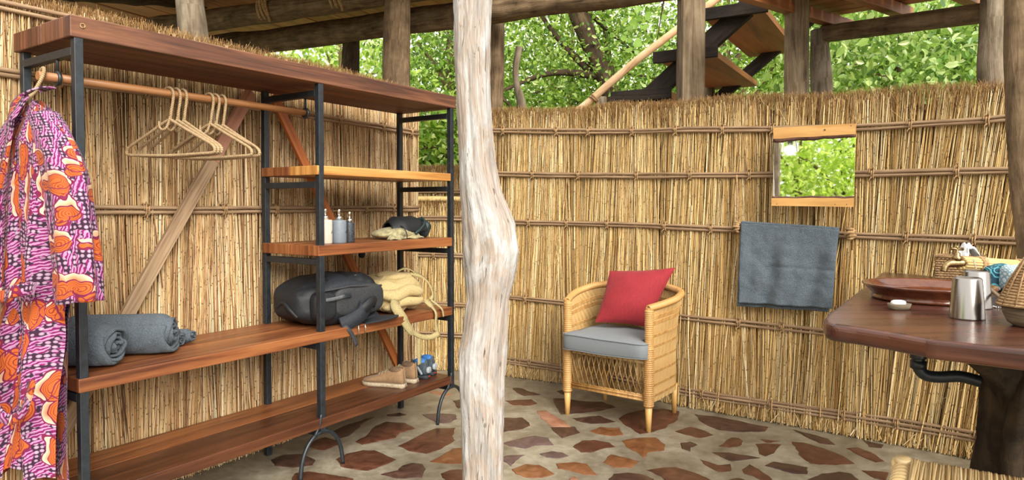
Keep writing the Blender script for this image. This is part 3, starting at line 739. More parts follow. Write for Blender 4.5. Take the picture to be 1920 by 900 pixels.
# deck seen from below: every plank a part of the ceiling
ceil = struct(MB().box((0, 0, 0), (.05, .05, .05)).build('ceiling', M['deck']), 'plank deck overhead seen from below')
ceil.data.clear_geometry(); 
cm = MB()
for off in (-.6, .3, 1.25, 2.2):
    a = B1a - bd*1.2 + bn*off; b = B1b + bn*off - bd*1.3
    a.z = b.z = DZ - .03
    cm.obox((a + b)/2, (b - a)/2, bn*.02, Vector((0, 0, .03)))
ceil.data = cm.mesh('ceiling', M['deck'])
n = 40; Lb = (B1b - B1a).length + 1.2
for i in range(n):
    c0 = B1a - bd*1.2 + bd*(Lb*(i+.5)/n); c0.z = zb; wd = Lb/n*.5 - .003
    if c0.x > -.05: continue
    mm = MB(); a = c0 - bn*.8; b = c0 + bn*(2.55 + rng.uniform(-.03, .03))
    mm.obox(((a+b)/2).to_3d() + Vector((0, 0, DZ - zb + .018 + rng.uniform(-.004, .004))), (b-a)/2, bd*wd, Vector((0, 0, .017)))
    mm.build('plank', M['deck'], ceil, bevel=.003)
fb = MB(); a = B1a - bd*1.0 + bn*.13; b = B1b + bn*.13; a.z = b.z = 3.03; fb.obox((a+b)/2, (b-a)/2, bn*.02, Vector((0, 0, .03)))
tag(fb.build('fascia_board', M['stair']), 'long thin reddish board running above the thick log beam', 'board')
# stair landing at the right
B3a, B3b = P(1545, 64, 4.70), P(1862, 22, 3.90)
d3 = (B3b - B3a).normalized(); n3 = Vector((d3.y, -d3.x, 0)).normalized(); n3 = n3 if n3.y < 0 else -n3
bm_ = MB(); up3 = Vector((0, 0, 1)); bm_.obox((B3a+B3b)/2, (B3b-B3a)/2*1.02, n3*.045, Vector((0, 0, .052)))
tag(bm_.build('squared_beam', M['log'], bevel=.012), 'squared beam carrying the landing at upper right', 'beam')
land = thing('stair_landing', 'brown plank landing above the squared beam at upper right', 'landing', (B3a.x, B3a.y, 2.60))
for i in range(9):
    zc = B3a.z + .12 + .03; c = (B3a + B3b)/2 + n3*(-.16 + i*.125); c.z = zc
    mm = MB(); mm.obox(c + Vector((0, 0, rng.uniform(-.004, .004))), (B3b-B3a)/2*1.25, n3*.058, Vector((0, 0, .018)))
    mm.build('plank', M['stair'], land, bevel=.003)
for t in (.03, .42, .80):
    c = B3a.lerp(B3b, t) + n3*.35; c.z = B3a.z + .09
    mm = MB(); mm.obox(c, n3*.62, d3*.04, Vector((0, 0, .036))); mm.build('joist', M['stair'], land, bevel=.004)
# ------------------------------------------------------------------ stair
st = thing('outdoor_stair', 'open plank stair climbing right behind the reed wall', 'stair', P(1250, 300, 5.2).to_2d().to_3d())
ld = Vector((.515, .857, 0)).normalized(); rd = Vector((ld.y, -ld.x, 0))
T3 = P(1322, 30, 4.93); step = rd*.335 + Vector((0, 0, .265))
for i in range(-7, 3):
    o = T3 + step*i - rd*.0
    mm = MB(); c = o + ld*.72 + rd*.20
    mm.obox(c, ld*.74, rd*.205, Vector((0, 0, .024))); mm.build('tread', M['stair'], st, bevel=.003)
    mm = MB(); e0 = o - ld*.035 + rd*.2; mm.obox(e0, rd*.235, ld*.018, Vector((0, 0, .042))); mm.build('cleat', M['darkbeam'], st, bevel=.004)
for k, (off, hh) in enumerate(((.06, .085), (1.36, .06))):
    a = T3 + step*(-7.4) + ld*off + rd*.1 + Vector((0, 0, -.11)); b = T3 + step*2.6 + ld*off + rd*.1 + Vector((0, 0, -.11))
    dd = (b-a).normalized(); nn = dd.cross(ld).normalized()
    mm = MB(); mm.obox((a+b)/2, (b-a)/2, ld*.03, nn*hh*.8); mm.build('stringer', M['darkbeam'], st, bevel=.006)
m = MB(); q = [P(x, y, Y) for x, y, Y in ((1040, 240, 5.75), (1100, 194, 5.72), (1150, 150, 5.66), (1205, 104, 5.6), (1250, 70, 5.55), (1300, 32, 5.5), (1380, -30, 5.4))]
m.tube(catmull(q, 5), .031, 10, wob=.12, seed=2); hr = m.build('handrail', M['peeled'], st)
m = MB(); m.ring(P(1112, 186, 5.70), .036, .008, (.6, 0, .8), 16, 6); m.ring(P(1115, 184, 5.70), .036, .008, (.7, 0, .6), 16, 6); m.build('binding', M['tie'], hr)
post(1128, 182, 1128, 195, 5.95, 19, 20, 'log_grey', 'small cut grey stub beside the foot of the pale handrail', name='cut_post', z0=-.15, seed=3.3)
# ------------------------------------------------------------------ clothes shelf (local x along the shelf, y towards the wall)
SX = Vector((.556, .831, 0)).normalized(); SY = Vector((-SX.y, SX.x, 0))
S0 = Vector((-1.585, 2.503, 0)); SROT = math.atan2(SX.y, SX.x)
SM = Matrix.Translation(S0) @ Matrix.Rotation(SROT, 4, 'Z')
def SL(x, y, z=0): return SM @ Vector((x, y, z))
shelf = thing('clothes_shelf', 'long open shelf unit of black steel frames and reddish hardwood planks', 'shelf', S0, SROT)
XP = [0.0, 1.115, 2.155]; DEP = .43; HW = .0155; TOPZ = 1.96
def part(name, m, mat, parent=shelf, bevel=.0025): return m.build(name, M[mat], parent, bevel=bevel, local=True)
for x in XP:
    for y in (0, DEP):
        base = .205 if y == 0 else 0.0
        part('post', MB().box((x-HW, y-HW, base), (x+HW, y+HW, TOPZ)), 'black')
    for z in ([TOPZ - .031, .655, .215] + ([1.472, 1.082] if x > 1 else [])):
        part('cross_bar', MB().box((x-HW, HW, z - .031), (x+HW, DEP-HW, z)), 'black')
    # arched foot under the front post
    m = MB()
    for s in (-1, 1):
        q = [(x + s*.004, -.002, .27), (x + s*.012, -.004, .235)] if False else []
        arc = [(x + s*k, -.004, z) for k, z in ((.0, .205), (.03, .203), (.065, .185), (.1, .145), (.125, .085), (.137, .0))]
        m.tube(catmull(arc, 5), .0105, 8)
    part('arched_foot', m, 'black', bevel=0)
    m = MB(); m.tube(catmull([(x - .012, -.012, .30), (x - .022, -.012, .25), (x - .048, -.006, .195)], 4), .0085, 8); m.tube(catmull([(x + .012, .012, .26), (x + .028, .006, .215), (x + .06, 0, .19)], 4), .0085, 8)
    part('foot_brace', m, 'black', bevel=0)
YF, YB = -.018, DEP + .03
def plank(x0, x1, y0, y1, z0, z1, mat, seed):
    m = MB(); n = 24
    def ring(t):
        x = lerp(x0, x1, t); w = .0025*nz(t*9, seed)
        return [Vector((x, y0 + w, z0)), Vector((x, y1, z0)), Vector((x, y1, z1)), Vector((x, y0 + w*.6, z1))]
    b = len(m.v); R = [ring(i/n) for i in range(n+1)]
    for r in R: m.v += r
    per = [0, abs(y1-y0), abs(y1-y0)+abs(z1-z0), 2*abs(y1-y0)+abs(z1-z0), 2*abs(y1-y0)+2*abs(z1-z0)]
    for i in range(n):
        for k in range(4):
            m.face([i*4+k, (i+1)*4+k, (i+1)*4+(k+1) % 4, i*4+(k+1) % 4], [(R[i][0].x, per[k]), (R[i+1][0].x, per[k]), (R[i+1][0].x, per[k+1]), (R[i][0].x, per[k+1])])
    m.face([0, 1, 2, 3], [(0, 0), (0, .3), (.05, .3), (.05, 0)]); m.face([n*4+3, n*4+2, n*4+1, n*4], [(0, 0), (0, .3), (.05, .3), (.05, 0)])
    return part('plank', m, mat, bevel=.004)
plank(-.03, 2.19, YF, .215, TOPZ, TOPZ + .078, 'redwood_dark', 1)
plank(-.03, 2.19, .220, YB, TOPZ, TOPZ + .075, 'redwood_dark', 2)
m = MB(); m.ring(Vector((.012, YF - .001, TOPZ + .045)), .008, .0025, (0, 1, 0), 12, 5); part('screw', m, 'tie', bevel=0)
plank(1.09, 2.15, YF + .004, .20, 1.505, 1.552, 'redwood_light', 3); plank(1.09, 2.15, .203, YB - .03, 1.505, 1.552, 'redwood', 4)
plank(1.09, 2.15, YF, .21, 1.098, 1.152, 'redwood', 5); plank(1.09, 2.15, .213, YB - .03, 1.098, 1.152, 'redwood', 6)
plank(-.02, 2.15, YF, .215, .664, .716, 'redwood', 7); plank(-.02, 2.15, .218, YB - .02, .664, .716, 'redwood', 8)
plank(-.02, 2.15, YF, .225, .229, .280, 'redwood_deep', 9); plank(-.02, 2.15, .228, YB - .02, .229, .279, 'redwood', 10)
# diagonal braces at the back
def brace(a, b, w, mat, mat2=None):
    a, b = Vector(a), Vector(b); d = b - a; n = d.normalized().cross(Vector((0, 1, 0))).normalized()
    m = MB(); m.obox((a+b)/2, d/2, n*w/2, Vector((0, .013, 0))); part('brace', m, mat)
YBR = DEP + .034
def onback(px, py, y=YBR):    # where a photo pixel meets the back plane of the shelf
    d = ray(px, py); o = Vector((0, 0, HC)); k = ((S0 + SY*y) - o).dot(SY) / d.dot(SY); w = o + d*k
    return SM.inverted() @ w
for (p0, p1, w, mt) in (((470, 172), (238, 590), .062, 'greywood'), ((512, 178), (748, 690), .052, 'orangewood')):
    a, b = onback(*p0), onback(*p1)
    if mt == 'greywood':
        c = a.lerp(b, .34); brace(a, c, w, 'pinkwood'); brace(c, b + (b-a).normalized()*.55, w, mt)
    else:
        brace(a, b, w, mt)
# clothes rail
RY, RZ = .145, 1.832
m = MB(); m.tube([(-.072, RY, RZ - .002), (.3, RY, RZ), (.7, RY, RZ), (1.15, RY, RZ - .002)], .0165, 14); part('clothes_rail', m, 'rail_wood' if 'rail_wood' in M else 'orangewood', bevel=0)
for x in (-.005, 1.15):
    m = MB(); m.ring((x, RY, RZ - .004), .022, .007, (1, 0, 0), 20, 8); m.tube([(x, RY, RZ + .02), (x, RY, TOPZ - .03)], .006, 8); part('rail_hook', m, 'black', bevel=0)

# ------------------------------------------------------------------ straw-wrapped hangers
M['straw'] = NT('straw wrap').m
t = NT('straw wrapping'); u = t.n('SeparateXYZ', {0: t.uv((1, 1, 1), False)}); wv = t.math('SINE', t.math('MULTIPLY', t.math('ADD', u.outputs[0], t.math('MULTIPLY', u.outputs[1], .35)), 900.0))
nn = t.noise(t.obj(), 60, 4); t.set(Base_Color=t.mix(t.math('MULTIPLY', t.math('ADD', wv, 1.0), .3), t.ramp(nn, [(.3, (.38, .25, .12)), (.7, (.58, .43, .25))]), (.20, .11, .05)), Roughness=.75)
M['straw'] = t.bump(wv, .6, .002).m
def hanger(label, xpos, rot, group=None):
    h = thing('clothes_hanger', label, 'hanger', SL(xpos, RY, RZ - .24), SROT + math.pi/2 + rot, group)
    # local x across the hanger, z up; rail axis is at z = .24
    k = .24; m = MB()
    hook = [(0.026, 0, k - .005), (.024, 0, k + .014), (.008, 0, k + .0245), (-.012, 0, k + .02), (-.0235, 0, k + .002), (-.022, 0, k - .03), (-.012, 0, k - .075), (-.006, 0, k - .112)]
    m.tube(catmull(hook, 5), .0062, 8); m.build('hook', M['straw'], h, local=True)
    m = MB(); fr = [(-.006, 0, k - .112), (-.03, 0, k - .125), (-.10, 0, k - .162), (-.185, 0, k - .205), (-.226, 0, k - .228), (-.236, 0, k - .245), (-.226, 0, k - .258), (-.15, 0, k - .262), (0, 0, k - .266), (.15, 0, k - .262), (.226, 0, k - .258), (.236, 0, k - .245), (.226, 0, k - .228), (.185, 0, k - .205), (.10, 0, k - .162), (.03, 0, k - .125), (-.006, 0, k - .112)]
    m.tube(catmull(fr, 4), .0068, 8, cap=False); m.build('frame', M['straw'], h, local=True)
    m = MB(); m.tube(catmull([(-.006, 0, k - .1), (.004, .01, k - .145), (.025, .014, k - .156), (.042, .012, k - .14), (.045, .01, k - .118)], 5), .0055, 7); m.build('loop', M['straw'], h, local=True)
    return h
hanger('straw-wrapped clothes hanger, frontmost of the left bunch on the rail', .425, math.radians(16))
hanger('straw-wrapped clothes hanger, middle of the left bunch on the rail', .458, math.radians(11))
hanger('straw-wrapped clothes hanger, rearmost of the left bunch on the rail', .488, math.radians(7))
hanger('straw-wrapped clothes hanger, frontmost of the right bunch on the rail', .612, math.radians(13))
hanger('straw-wrapped clothes hanger, middle of the right bunch on the rail', .64, math.radians(17))
hanger('straw-wrapped clothes hanger, rearmost of the right bunch on the rail', .676, math.radians(6))

# ------------------------------------------------------------------ patterned robe on its hanger, outside the end frame
def robe_mat():
    t = NT('wax print cotton'); uv = t.uv((1, 1, 1), False)
    wob = t.noise(uv, 9, 2, .5, 0, 'Color')
    q = t.n('VectorMath', {0: uv, 1: t.n('VectorMath', {0: t.n('VectorMath', {0: wob, 1: (.5, .5, .5)}, operation='SUBTRACT').outputs[0], 'Scale': .085}, operation='SCALE').outputs[0]}, operation='ADD').outputs[0]
    qs = t.n('Mapping', {'Vector': q, 'Scale': (1.35, .72, 1), 'Rotation': (0, 0, .45)}).outputs[0]
    vo = t.n('TexVoronoi', {'Vector': qs, 'Scale': 11.5, 'Randomness': .85}); d = vo.outputs['Distance']; sel = t.n('SeparateColor', {0: vo.outputs['Color']})
    q2 = t.n('VectorMath', {0: qs, 1: (.024, .012, 0)}, operation='ADD').outputs[0]; vo2 = t.n('TexVoronoi', {'Vector': q2, 'Scale': 11.5, 'Randomness': .85}); d2 = vo2.outputs['Distance']; sel2 = t.n('SeparateColor', {0: vo2.outputs['Color']})
    # ground: dark aubergine with pale dots / magenta and white ripples
    dv = t.n('TexVoronoi', {'Vector': uv, 'Scale': 62.0, 'Randomness': .28}).outputs['Distance']
    dots = t.mix(t.ramp(dv, [(.36, (1, 1, 1)), (.43, (0, 0, 0))]), (.035, .012, .030), t.ramp(dv, [(0, (.46, .36, .44)), (.40, (.28, .165, .26))]))
    uvs = t.n('Mapping', {'Vector': uv, 'Rotation': (0, 0, .35)}).outputs[0]
    wv = t.n('TexWave', {'Vector': uvs, 'Scale': 26.0, 'Distortion': 4.5, 'Detail': 1.5, 'Detail Scale': 2.2}, wave_type='BANDS', bands_direction='Y').outputs['Fac']
    rip = t.ramp(wv, [(.30, (.14, .012, .08)), (.40, (.36, .02, .20)), (.58, (.40, .03, .24)), (.66, (.42, .26, .39)), (.85, (.38, .21, .34))])
    g = t.noise(t.n('Mapping', {'Vector': uv, 'Scale': (1, 1.6, 1)}).outputs[0], 21, 1)
    ground = t.mix(t.ramp(g, [(.485, (0, 0, 0)), (.515, (1, 1, 1))]), dots, rip)
    # orange islands with contour lines
    rings = t.math('SINE', t.math('MULTIPLY', d, 85.0))
    ora = t.mix(t.ramp(rings, [(.45, (0, 0, 0)), (.9, (1, 1, 1))]), (.45, .10, .022), (.22, .025, .010))
    isl = t.math('MULTIPLY', t.math('LESS_THAN', sel.outputs[0], .85), t.math('LESS_THAN', d, .47))
    col = t.mix(isl, ground, ora)
    # cream crescents along some island edges
    isl2 = t.math('MULTIPLY', t.math('LESS_THAN', sel2.outputs[0], .85), t.math('LESS_THAN', d2, .47))
    cres = t.math('MULTIPLY', isl2, t.math('SUBTRACT', 1.0, isl))
    cream = t.ramp(d2, [(.2, (.50, .16, .07)), (.34, (.58, .33, .20)), (.47, (.60, .48, .39))])
    col = t.mix(cres, col, cream)
    band = lambda dd, ss: t.math('MULTIPLY', t.math('LESS_THAN', ss.outputs[0], .85), t.math('MULTIPLY', t.math('GREATER_THAN', dd, .455), t.math('LESS_THAN', dd, .50)))
    col = t.mix(t.math('MAXIMUM', band(d, sel), band(d2, sel2)), col, (.16, .012, .05))
    t.set(Base_Color=col, Roughness=.75, Sheen_Weight=.05, Specular_IOR_Level=.2)
    n = t.noise(t.obj(), 12, 3); t.bump(n, .25, .02)
    return t.m
M['robe'] = robe_mat()
robe_c = SL(-.088, RY - .03, 0)
robe = thing('patterned_robe', 'orange, magenta and purple patterned cotton robe hanging at the rail end', 'robe', (robe_c.x, robe_c.y, .345), SROT - math.pi/2)
# local: x to the right as seen (front of shelf), -y towards the viewer, z from the hem
def rtop(A): return 1.39 - .40 * max(0, abs(A) - .02) - .35 * max(0, abs(A) - .2)
def width(t): return pl(t, [0, .1, .28, .48, .56, .75, 1], [.13, .22, .275, .255, .24, .25, .27])
def fold(A, t, ph):
    k = sstep(.08, .5, t)
    f = .030*math.sin(A*24 + ph + .8*math.sin(t*3 + ph)) + .016*math.sin(A*53 + ph*2 + t*2) + .012*nz(A*9, t*3, ph)
    return f * (.25 + .9*k) * (1 - .55*math.exp(-((t-.53)/.06)**2))
def sheet(side, a0, a1, ph, zb, lift=0.0, hem=0.0):
    def g(u, v):
        a = lerp(a0, a1, u); t = v
        W = width(t); A = a * W - .055*t
        if side < 0 and abs(a) < .5: A += .0
        z = lerp(rtop(A if abs(A) < .3 else math.copysign(.3, A)), zb + hem*math.sin(a*9) + .02*nz(a*3, 1, ph), t)
        dp = pl(t, [0, .1, .5, 1], [.012, .055, .06, .085]) * math.sqrt(max(0, 1 - a*a*.98))
        y = side * (dp + lift) * (1 if side < 0 else .3) + fold(A, t, ph) * (1 if side < 0 else .45)
        return (A, y, z)
    m = MB(); m.grid(g, 70, 60, uvf=lambda u, v: (lerp(a0, a1, u)*.34 + ph, v*1.36)); return m
sheet(1, -1, 1, 2.0, .0, hem=.015).build('back_panel', M['robe'], robe, local=True)
sheet(-1, -1, .02, .4, .02, .0, .02).build('front_panel', M['robe'], robe, local=True)
sheet(-1, -.16, 1, 1.1, .055, .014, .02).build('front_panel', M['robe'], robe, local=True)
# collar band down the opening
m = MB(); q = []
for i in range(26):
    t = i/25; A = lerp(.012, -.062, sstep(0, .5, t)) - .01*t; q.append((A, -(pl(t, [0, .12, .5], [.03, .075, .085])) - .012 + fold(A, t*.5, 1.1)*.6, lerp(1.40, .68, t)))
m.strap(q, .045, .006, (0, -1, .1)); m.build('collar', M['robe'], robe, local=True)
m = MB(); m.strap(catmull([(.012, -.045, 1.40), (.05, -.02, 1.425), (.03, .03, 1.43), (-.03, .03, 1.43), (-.055, -.02, 1.415), (-.045, -.06, 1.34), (-.05, -.075, 1.2)], 6), .045, .006, (0, -.4, 1)); m.build('collar', M['robe'], robe, local=True)
def sleeve(s, path, rad, ph):
    c = catmull(path, 8); m = MB(); n = 34; rings = []
    for i, p in enumerate(c):
        t = i/(len(c)-1); rx = pl(t, [0, .3, 1], [rad*.75, rad, rad*1.02]); ry = rx*.50; R = []
        for k in range(n):
            a = 2*math.pi*k/n; f = 1 + .16*math.sin(a*5 + ph + t*2.2) * sstep(.1, .6, t) + .08*nz(math.cos(a)*2, math.sin(a)*2, t*5 + ph)
            tilt = .25 * math.cos(a) * rx * s * (1 if t > .5 else 0)
            R.append((p.x + rx*f*math.cos(a), p.y + ry*f*math.sin(a), p.z + tilt*.5))
        rings.append(R)
    m.loft(rings, cap=False)
    m.uv = [[(x[0] + ph, x[1]*.5) for x in f] for f in m.uv]
    # hem turned in
    o = m.build('sleeve', M['robe'], robe, local=True); md = o.modifiers.new('th', 'SOLIDIFY'); md.thickness = .004; return o
sleeve(1, [(.07, -.01, 1.335), (.16, -.015, 1.25), (.26, -.02, 1.12), (.325, -.03, .95), (.365, -.034, .80), (.385, -.04, .685)], .100, .7)
sleeve(-1, [(-.07, -.01, 1.335), (-.17, -.015, 1.25), (-.27, -.02, 1.10), (-.33, -.03, .93), (-.355, -.034, .79), (-.365, -.04, .68)], .10, 2.9)
# belt, knot and hanging ends
m = MB(); q = []
for i in range(40):
    t = i/39; A = lerp(-.27, .245, t); q.append((A, -.112 - .03*math.sin(math.pi*t) + .012*math.sin(t*22), .675 - .02*math.sin(math.pi*t*1.5) + .035*t))
m.strap(q, .042, .007, (0, -1, .25)); m.build('belt', M['robe'], robe, local=True)
m = MB(); m.soft(.03, .022, .035, .8, .8, 14, 10, Matrix.Translation((-.03, -.16, .655))); m.build('belt_knot', M['robe'], robe, local=True)
m = MB(); m.strap(catmull([(-.03, -.165, .65), (-.035, -.168, .56), (-.03, -.165, .46), (-.045, -.165, .36), (-.04, -.16, .30)], 6), .045, .006, (.15, -1, 0)); m.build('belt_end', M['robe'], robe, local=True)
m = MB(); m.strap(catmull([(-.02, -.165, .64), (0, -.17, .52), (.03, -.175, .42), (.09, -.175, .325), (.17, -.165, .29), (.235, -.15, .325), (.275, -.14, .40), (.262, -.135, .43)], 6), .034, .006, (.1, -1, .3)); m.build('belt_end', M['robe'], robe, local=True)
# its hanger: hook over the rail, knob showing in the neck
rh = thing('clothes_hanger', 'straw-wrapped hanger carrying the patterned robe at the rail end', 'hanger', SL(-.052, RY, RZ - .12), SROT - math.pi/2)
k = .12; m = MB(); m.tube(catmull([(-.024, .002, k - .01), (-.024, 0, k + .016), (-.006, 0, k + .027), (.016, -.004, k + .022), (.025, -.012, k - .005), (.018, -.03, k - .05), (.006, -.05, k - .085), (-.012, -.058, k - .10), (-.028, -.055, k - .088), (-.026, -.05, k - .07)], 6), .0065, 8); m.build('hook', M['straw'], rh, local=True)
m = MB(); m.tube(catmull([(.016, -.02, k - .045), (.0, -.055, k - .1), (-.10, -.06, k - .155), (-.19, -.06, k - .20)], 5), .007, 8); m.tube(catmull([(.016, -.02, k - .045), (.02, -.055, k - .1), (.10, -.06, k - .155), (.19, -.06, k - .20), (0, -.06, k - .21), (-.19, -.06, k - .20)], 5), .007, 8); m.build('frame', M['straw'], rh, local=True)

# ------------------------------------------------------------------ rolled towels on the bench
M['towel'] = mat_towel('slate terry', (.05, .066, .082), (.14, .175, .21))
BZ = .716
def roll(label, x, y, ang, R, L, seed, name='rolled_towel', group=None):
    c = SL(x, y, BZ); r = thing(name, label, 'towel', c, SROT + ang, group)
    # local x runs from the visible end back along the roll
    m = MB(); NU, NV = 120, 26
    def spiral(u):
        turns = 4.1; a = u * turns * 2 * math.pi; return a, R * (.10 + .90 * (u ** .78)) 
    def g(u, v):
        a, rr = spiral(u); xx = v * L
        puff = .010 * math.sin(a * 1.7 + seed) * (1 - v) + .012*nz(a, v*3, seed)
        end = (R - rr) * -.10 * (1 - min(1, v*12))            # centre slightly pushed out or in
        edge = 1 - .10 * math.exp(-v * 26) - .18 * math.exp(-(1 - v) * 26)
        rr2 = (rr + .006*nz(math.cos(a)*2, math.sin(a)*2 + v*6, seed)) * edge
        yy, zz = rr2 * math.cos(a), rr2 * math.sin(a)
        zz = R*.93 + (zz if zz > -R*.8 else -R*.8 + (zz + R*.8)*.3)
        return (xx + end + puff, yy*1.04, zz)
    m.grid(g, NU, NV, uvf=lambda u, v: (u*3, v*L))
    o = m.build('cloth_spiral', M['towel'], r, local=True); md = o.modifiers.new('th', 'SOLIDIFY'); md.thickness = R*.115; md.offset = -1
    # outer wrap so that no light passes between the turns
    m = MB()
    def w(u, v):
        a = 2*math.pi*u; k = (1 - .30*abs(2*v-1)**14); rr = R*(.985 + .05*nz(math.cos(a)*1.5, math.sin(a)*1.5, v*4 + seed)) * k
        yy, zz = rr*math.cos(a), rr*math.sin(a); zz = R*.93 + (zz if zz > -R*.8 else -R*.8 + (zz + R*.8)*.3)
        return (.012 + v*(L - .02), yy*1.04, zz)
    m.grid(w, 48, 30, cu=True, uvf=lambda u, v: (u, v)); m.build('outer_turn', M['towel'], r, local=True)
    return r
roll('rolled slate blue bath towel nearest the black end post', .165, .085, math.radians(122), .088, .42, 1.0)
roll('rolled slate blue bath towel lying behind, touching the nearest roll', .425, .135, math.radians(133), .090, .43, 2.3)
def small_roll(label, x, y, R, L, ang, s):
    r = roll(label, x, y, ang, R, L, s, 'rolled_washcloth'); return r
small_roll('small rolled washcloth peeking out beside the rear bath towel', .515, .235, .043, .16, math.radians(128), 4.0)
small_roll('smallest rolled washcloth, farthest right of the towels', .59, .27, .034, .15, math.radians(128), 5.0)
# ------------------------------------------------------------------ dispensers
SH2 = 1.152
M['chrome'] = mat_plain('chrome', (.78, .76, .72), .18, 1.0, 30, .03, 0)
def dispenser(label, x, y, R, H, mat, texture=None):
    t = thing('soap_dispenser', label, 'dispenser', SL(x, y, SH2), SROT)
    m = MB(); m.lathe([(0, 0), (R*.93, 0), (R, .006), (R*1.0, H*.5), (R*.99, H - .008), (R*.94, H), (R*.4, H + .001), (0, H + .001)], 28); m.build('bottle', mat, t, local=True)
    m = MB(); m.lathe([(0, H), (.017, H), (.017, H + .018), (.012, H + .022), (.0065, H + .024), (.0065, H + .040), (.009, H + .041), (.009, H + .056), (.004, H + .060), (0, H + .060)], 18)
    m.tube(catmull([(0, 0, H + .050), (0, .02, H + .052), (0, .036, H + .047)], 4), .0045, 8); m.build('pump', M['chrome'], t, local=True)
    m = MB()      # dark leaf emblem
    for k in range(5):
        a = -1.35 + k*.16; z = H*.46 + (k % 2)*.007; r = R + .0006
        m.v += [Vector((r*math.cos(a), r*math.sin(a), z)), Vector((r*math.cos(a+.06), r*math.sin(a+.06), z - .006)), Vector((r*math.cos(a+.12), r*math.sin(a+.12), z + .001)), Vector((r*math.cos(a+.06), r*math.sin(a+.06), z + .008))]
        b = len(m.v) - 4; m.face([b, b+1, b+2, b+3])
    m.build('emblem', M['black'], t, local=True)
dispenser('cream pump dispenser half hidden behind the black post', 1.222, .085, .037, .125, mat_plain('cream ceramic', (.55, .50, .40), .5, 0, 60, .03, .03))
dispenser('matte blue-grey pump dispenser, middle of the three', 1.302, .070, .0395, .122, mat_plain('blue grey ceramic', (.17, .20, .235), .5, 0, 60, .03, .03))
dispenser('dark charcoal pump dispenser with a ribbed pale sheen', 1.392, .088, .0285, .108, mat_plain('charcoal stone', (.035, .042, .052), .4, 0, 160, .5, .4))

# ------------------------------------------------------------------ folded hat and black pouch on the middle shelf
M['olive'] = mat_plain('olive cotton', (.36, .32, .17), .85, 0, 40, .2, .3, sheen=.1)
M['bagblack'] = mat_plain('black nylon', (.009, .011, .014), .62, 0, 220, .35, .25)
M['baggrey'] = mat_plain('charcoal nylon', (.032, .034, .037), .68, 0, 260, .3, .3)
M['seam_grey'] = mat_plain('grey piping', (.085, .09, .095), .7)
M['navy'] = mat_plain('navy cap cloth', (.014, .018, .026), .75, 0, 200, .3, .25)
M['teal'] = mat_plain('dark green nylon', (.012, .030, .032), .6, 0, 150, .25, .2)
hat = thing('folded_hat', 'olive cotton sun hat folded flat on the middle shelf', 'hat', SL(1.83, .17, SH2), SROT + .1)
m = MB()
def hatf(p):
    k = .012*nz(p.x*12, p.y*12, 2) + .01*math.sin(p.x*30)*max(0, p.z)*8
    z = p.z + .037 + k*.6
    if p.x < 0: z = z*(1 + p.x*1.6)
    return (p.x, p.y, max(0.001, z))
m.soft(.165, .10, .040, .9, .8, 44, 18, fn=hatf); m.build('crown', M['olive'], hat, local=True)
m = MB(); m.grid(lambda u, v: (lerp(-.17, .15, u), -.105 - .012*math.sin(u*9) + .03*v, .004 + .055*v*(1 - (2*u-1)**4) + .008*nz(u*6, v*3)), 36, 8); o = m.build('brim', M['olive'], hat, local=True); o.modifiers.new('s', 'SOLIDIFY').thickness = .004
m = MB(); m.tube(catmull([(-.02, -.02, .085), (-.03, -.09, .07), (-.035, -.118, .03), (-.04, -.122, .003)], 5), .003, 6); m.build('chin_cord', M['bagblack'], hat, local=True)
pc = thing('camera_pouch', 'open black and dark green pouch leaning on the folded olive hat', 'pouch', SL(1.935, .20, SH2), SROT - .05)
def shell(u, v):
    a = math.pi * (.02 + 1.0*u); x = lerp(-.15, .12, v); r = pl(v, [0, .2, .8, 1], [.055, .085, .085, .06])
    return (x + .02*math.cos(a), -.02 + .11*math.cos(a) * pl(v, [0, .3, 1], [.6, 1, .85]), .045 + r*math.sin(a)*1.05 + .006*nz(u*4, v*4, 3))
m = MB(); m.grid(shell, 26, 22); o = m.build('shell', M['bagblack'], pc, local=True); o.modifiers.new('s', 'SOLIDIFY').thickness = .009
m = MB(); m.soft(.055, .085, .058, .55, .55, 26, 16, Matrix.Translation((.12, -.005, .058)) @ Matrix.Rotation(.5, 4, 'Y')); m.build('end_pocket', M['teal'], pc, local=True)
m = MB(); m.soft(.028, .004, .020, .3, .3, 16, 8, Matrix.Translation((.10, -.092, .078)) @ Matrix.Rotation(.45, 4, 'Y')); m.build('patch', mat_plain('patch', (.075, .10, .105), .8), pc, local=True)
m = MB(); m.strap(catmull([(-.02, -.128, .03), (.04, -.125, .065), (.075, -.115, .10), (.085, -.08, .128)], 5), .018, .006, (0, -1, .2)); m.build('edge_binding', M['teal'], pc, local=True)
m = MB(); m.soft(.022, .012, .036, .7, .7, 16, 10, Matrix.Translation(SL(1.80, .42, 1.062))); m.build('hanging_strap', M['bagblack'], pc)

# ------------------------------------------------------------------ black backpack lying on the bench
bp = thing('black_backpack', 'black and charcoal backpack lying on its side on the bench plank', 'backpack', SL(1.335, .215, BZ), SROT - .10)
def bagf(p):
    x, y, z = p
    z = z * pl(x, [-.26, -.12, .05, .2, .27], [.62, .92, 1.02, .96, .80])
    y = y * pl(x, [-.26, -.1, .27], [.80, 1, .97])
    k = .018*nz(x*6, y*6, z*6 + 4) - .012*abs(nz(x*12, y*12, z*14)) + .005*nz(x*30, y*30, z*30)
    return (x, y*(1 + k*2.5), max(.004, z + .128 + k))
m = MB(); m.soft(.262, .185, .135, .46, .40, 96, 52, fn=bagf); m.build('main_body', M['bagblack'], bp, local=True)
def bagf2(p):      # front charcoal panel
    k = .01*nz(p.x*8, p.z*8, 1); return (p.x + .085, p.y - .165 + k - .02*abs(p.x), max(.015, p.z + .128))
m = MB(); m.soft(.165, .036, .085, .6, .5, 44, 22, fn=bagf2); m.build('front_pocket', M['baggrey'], bp, local=True)
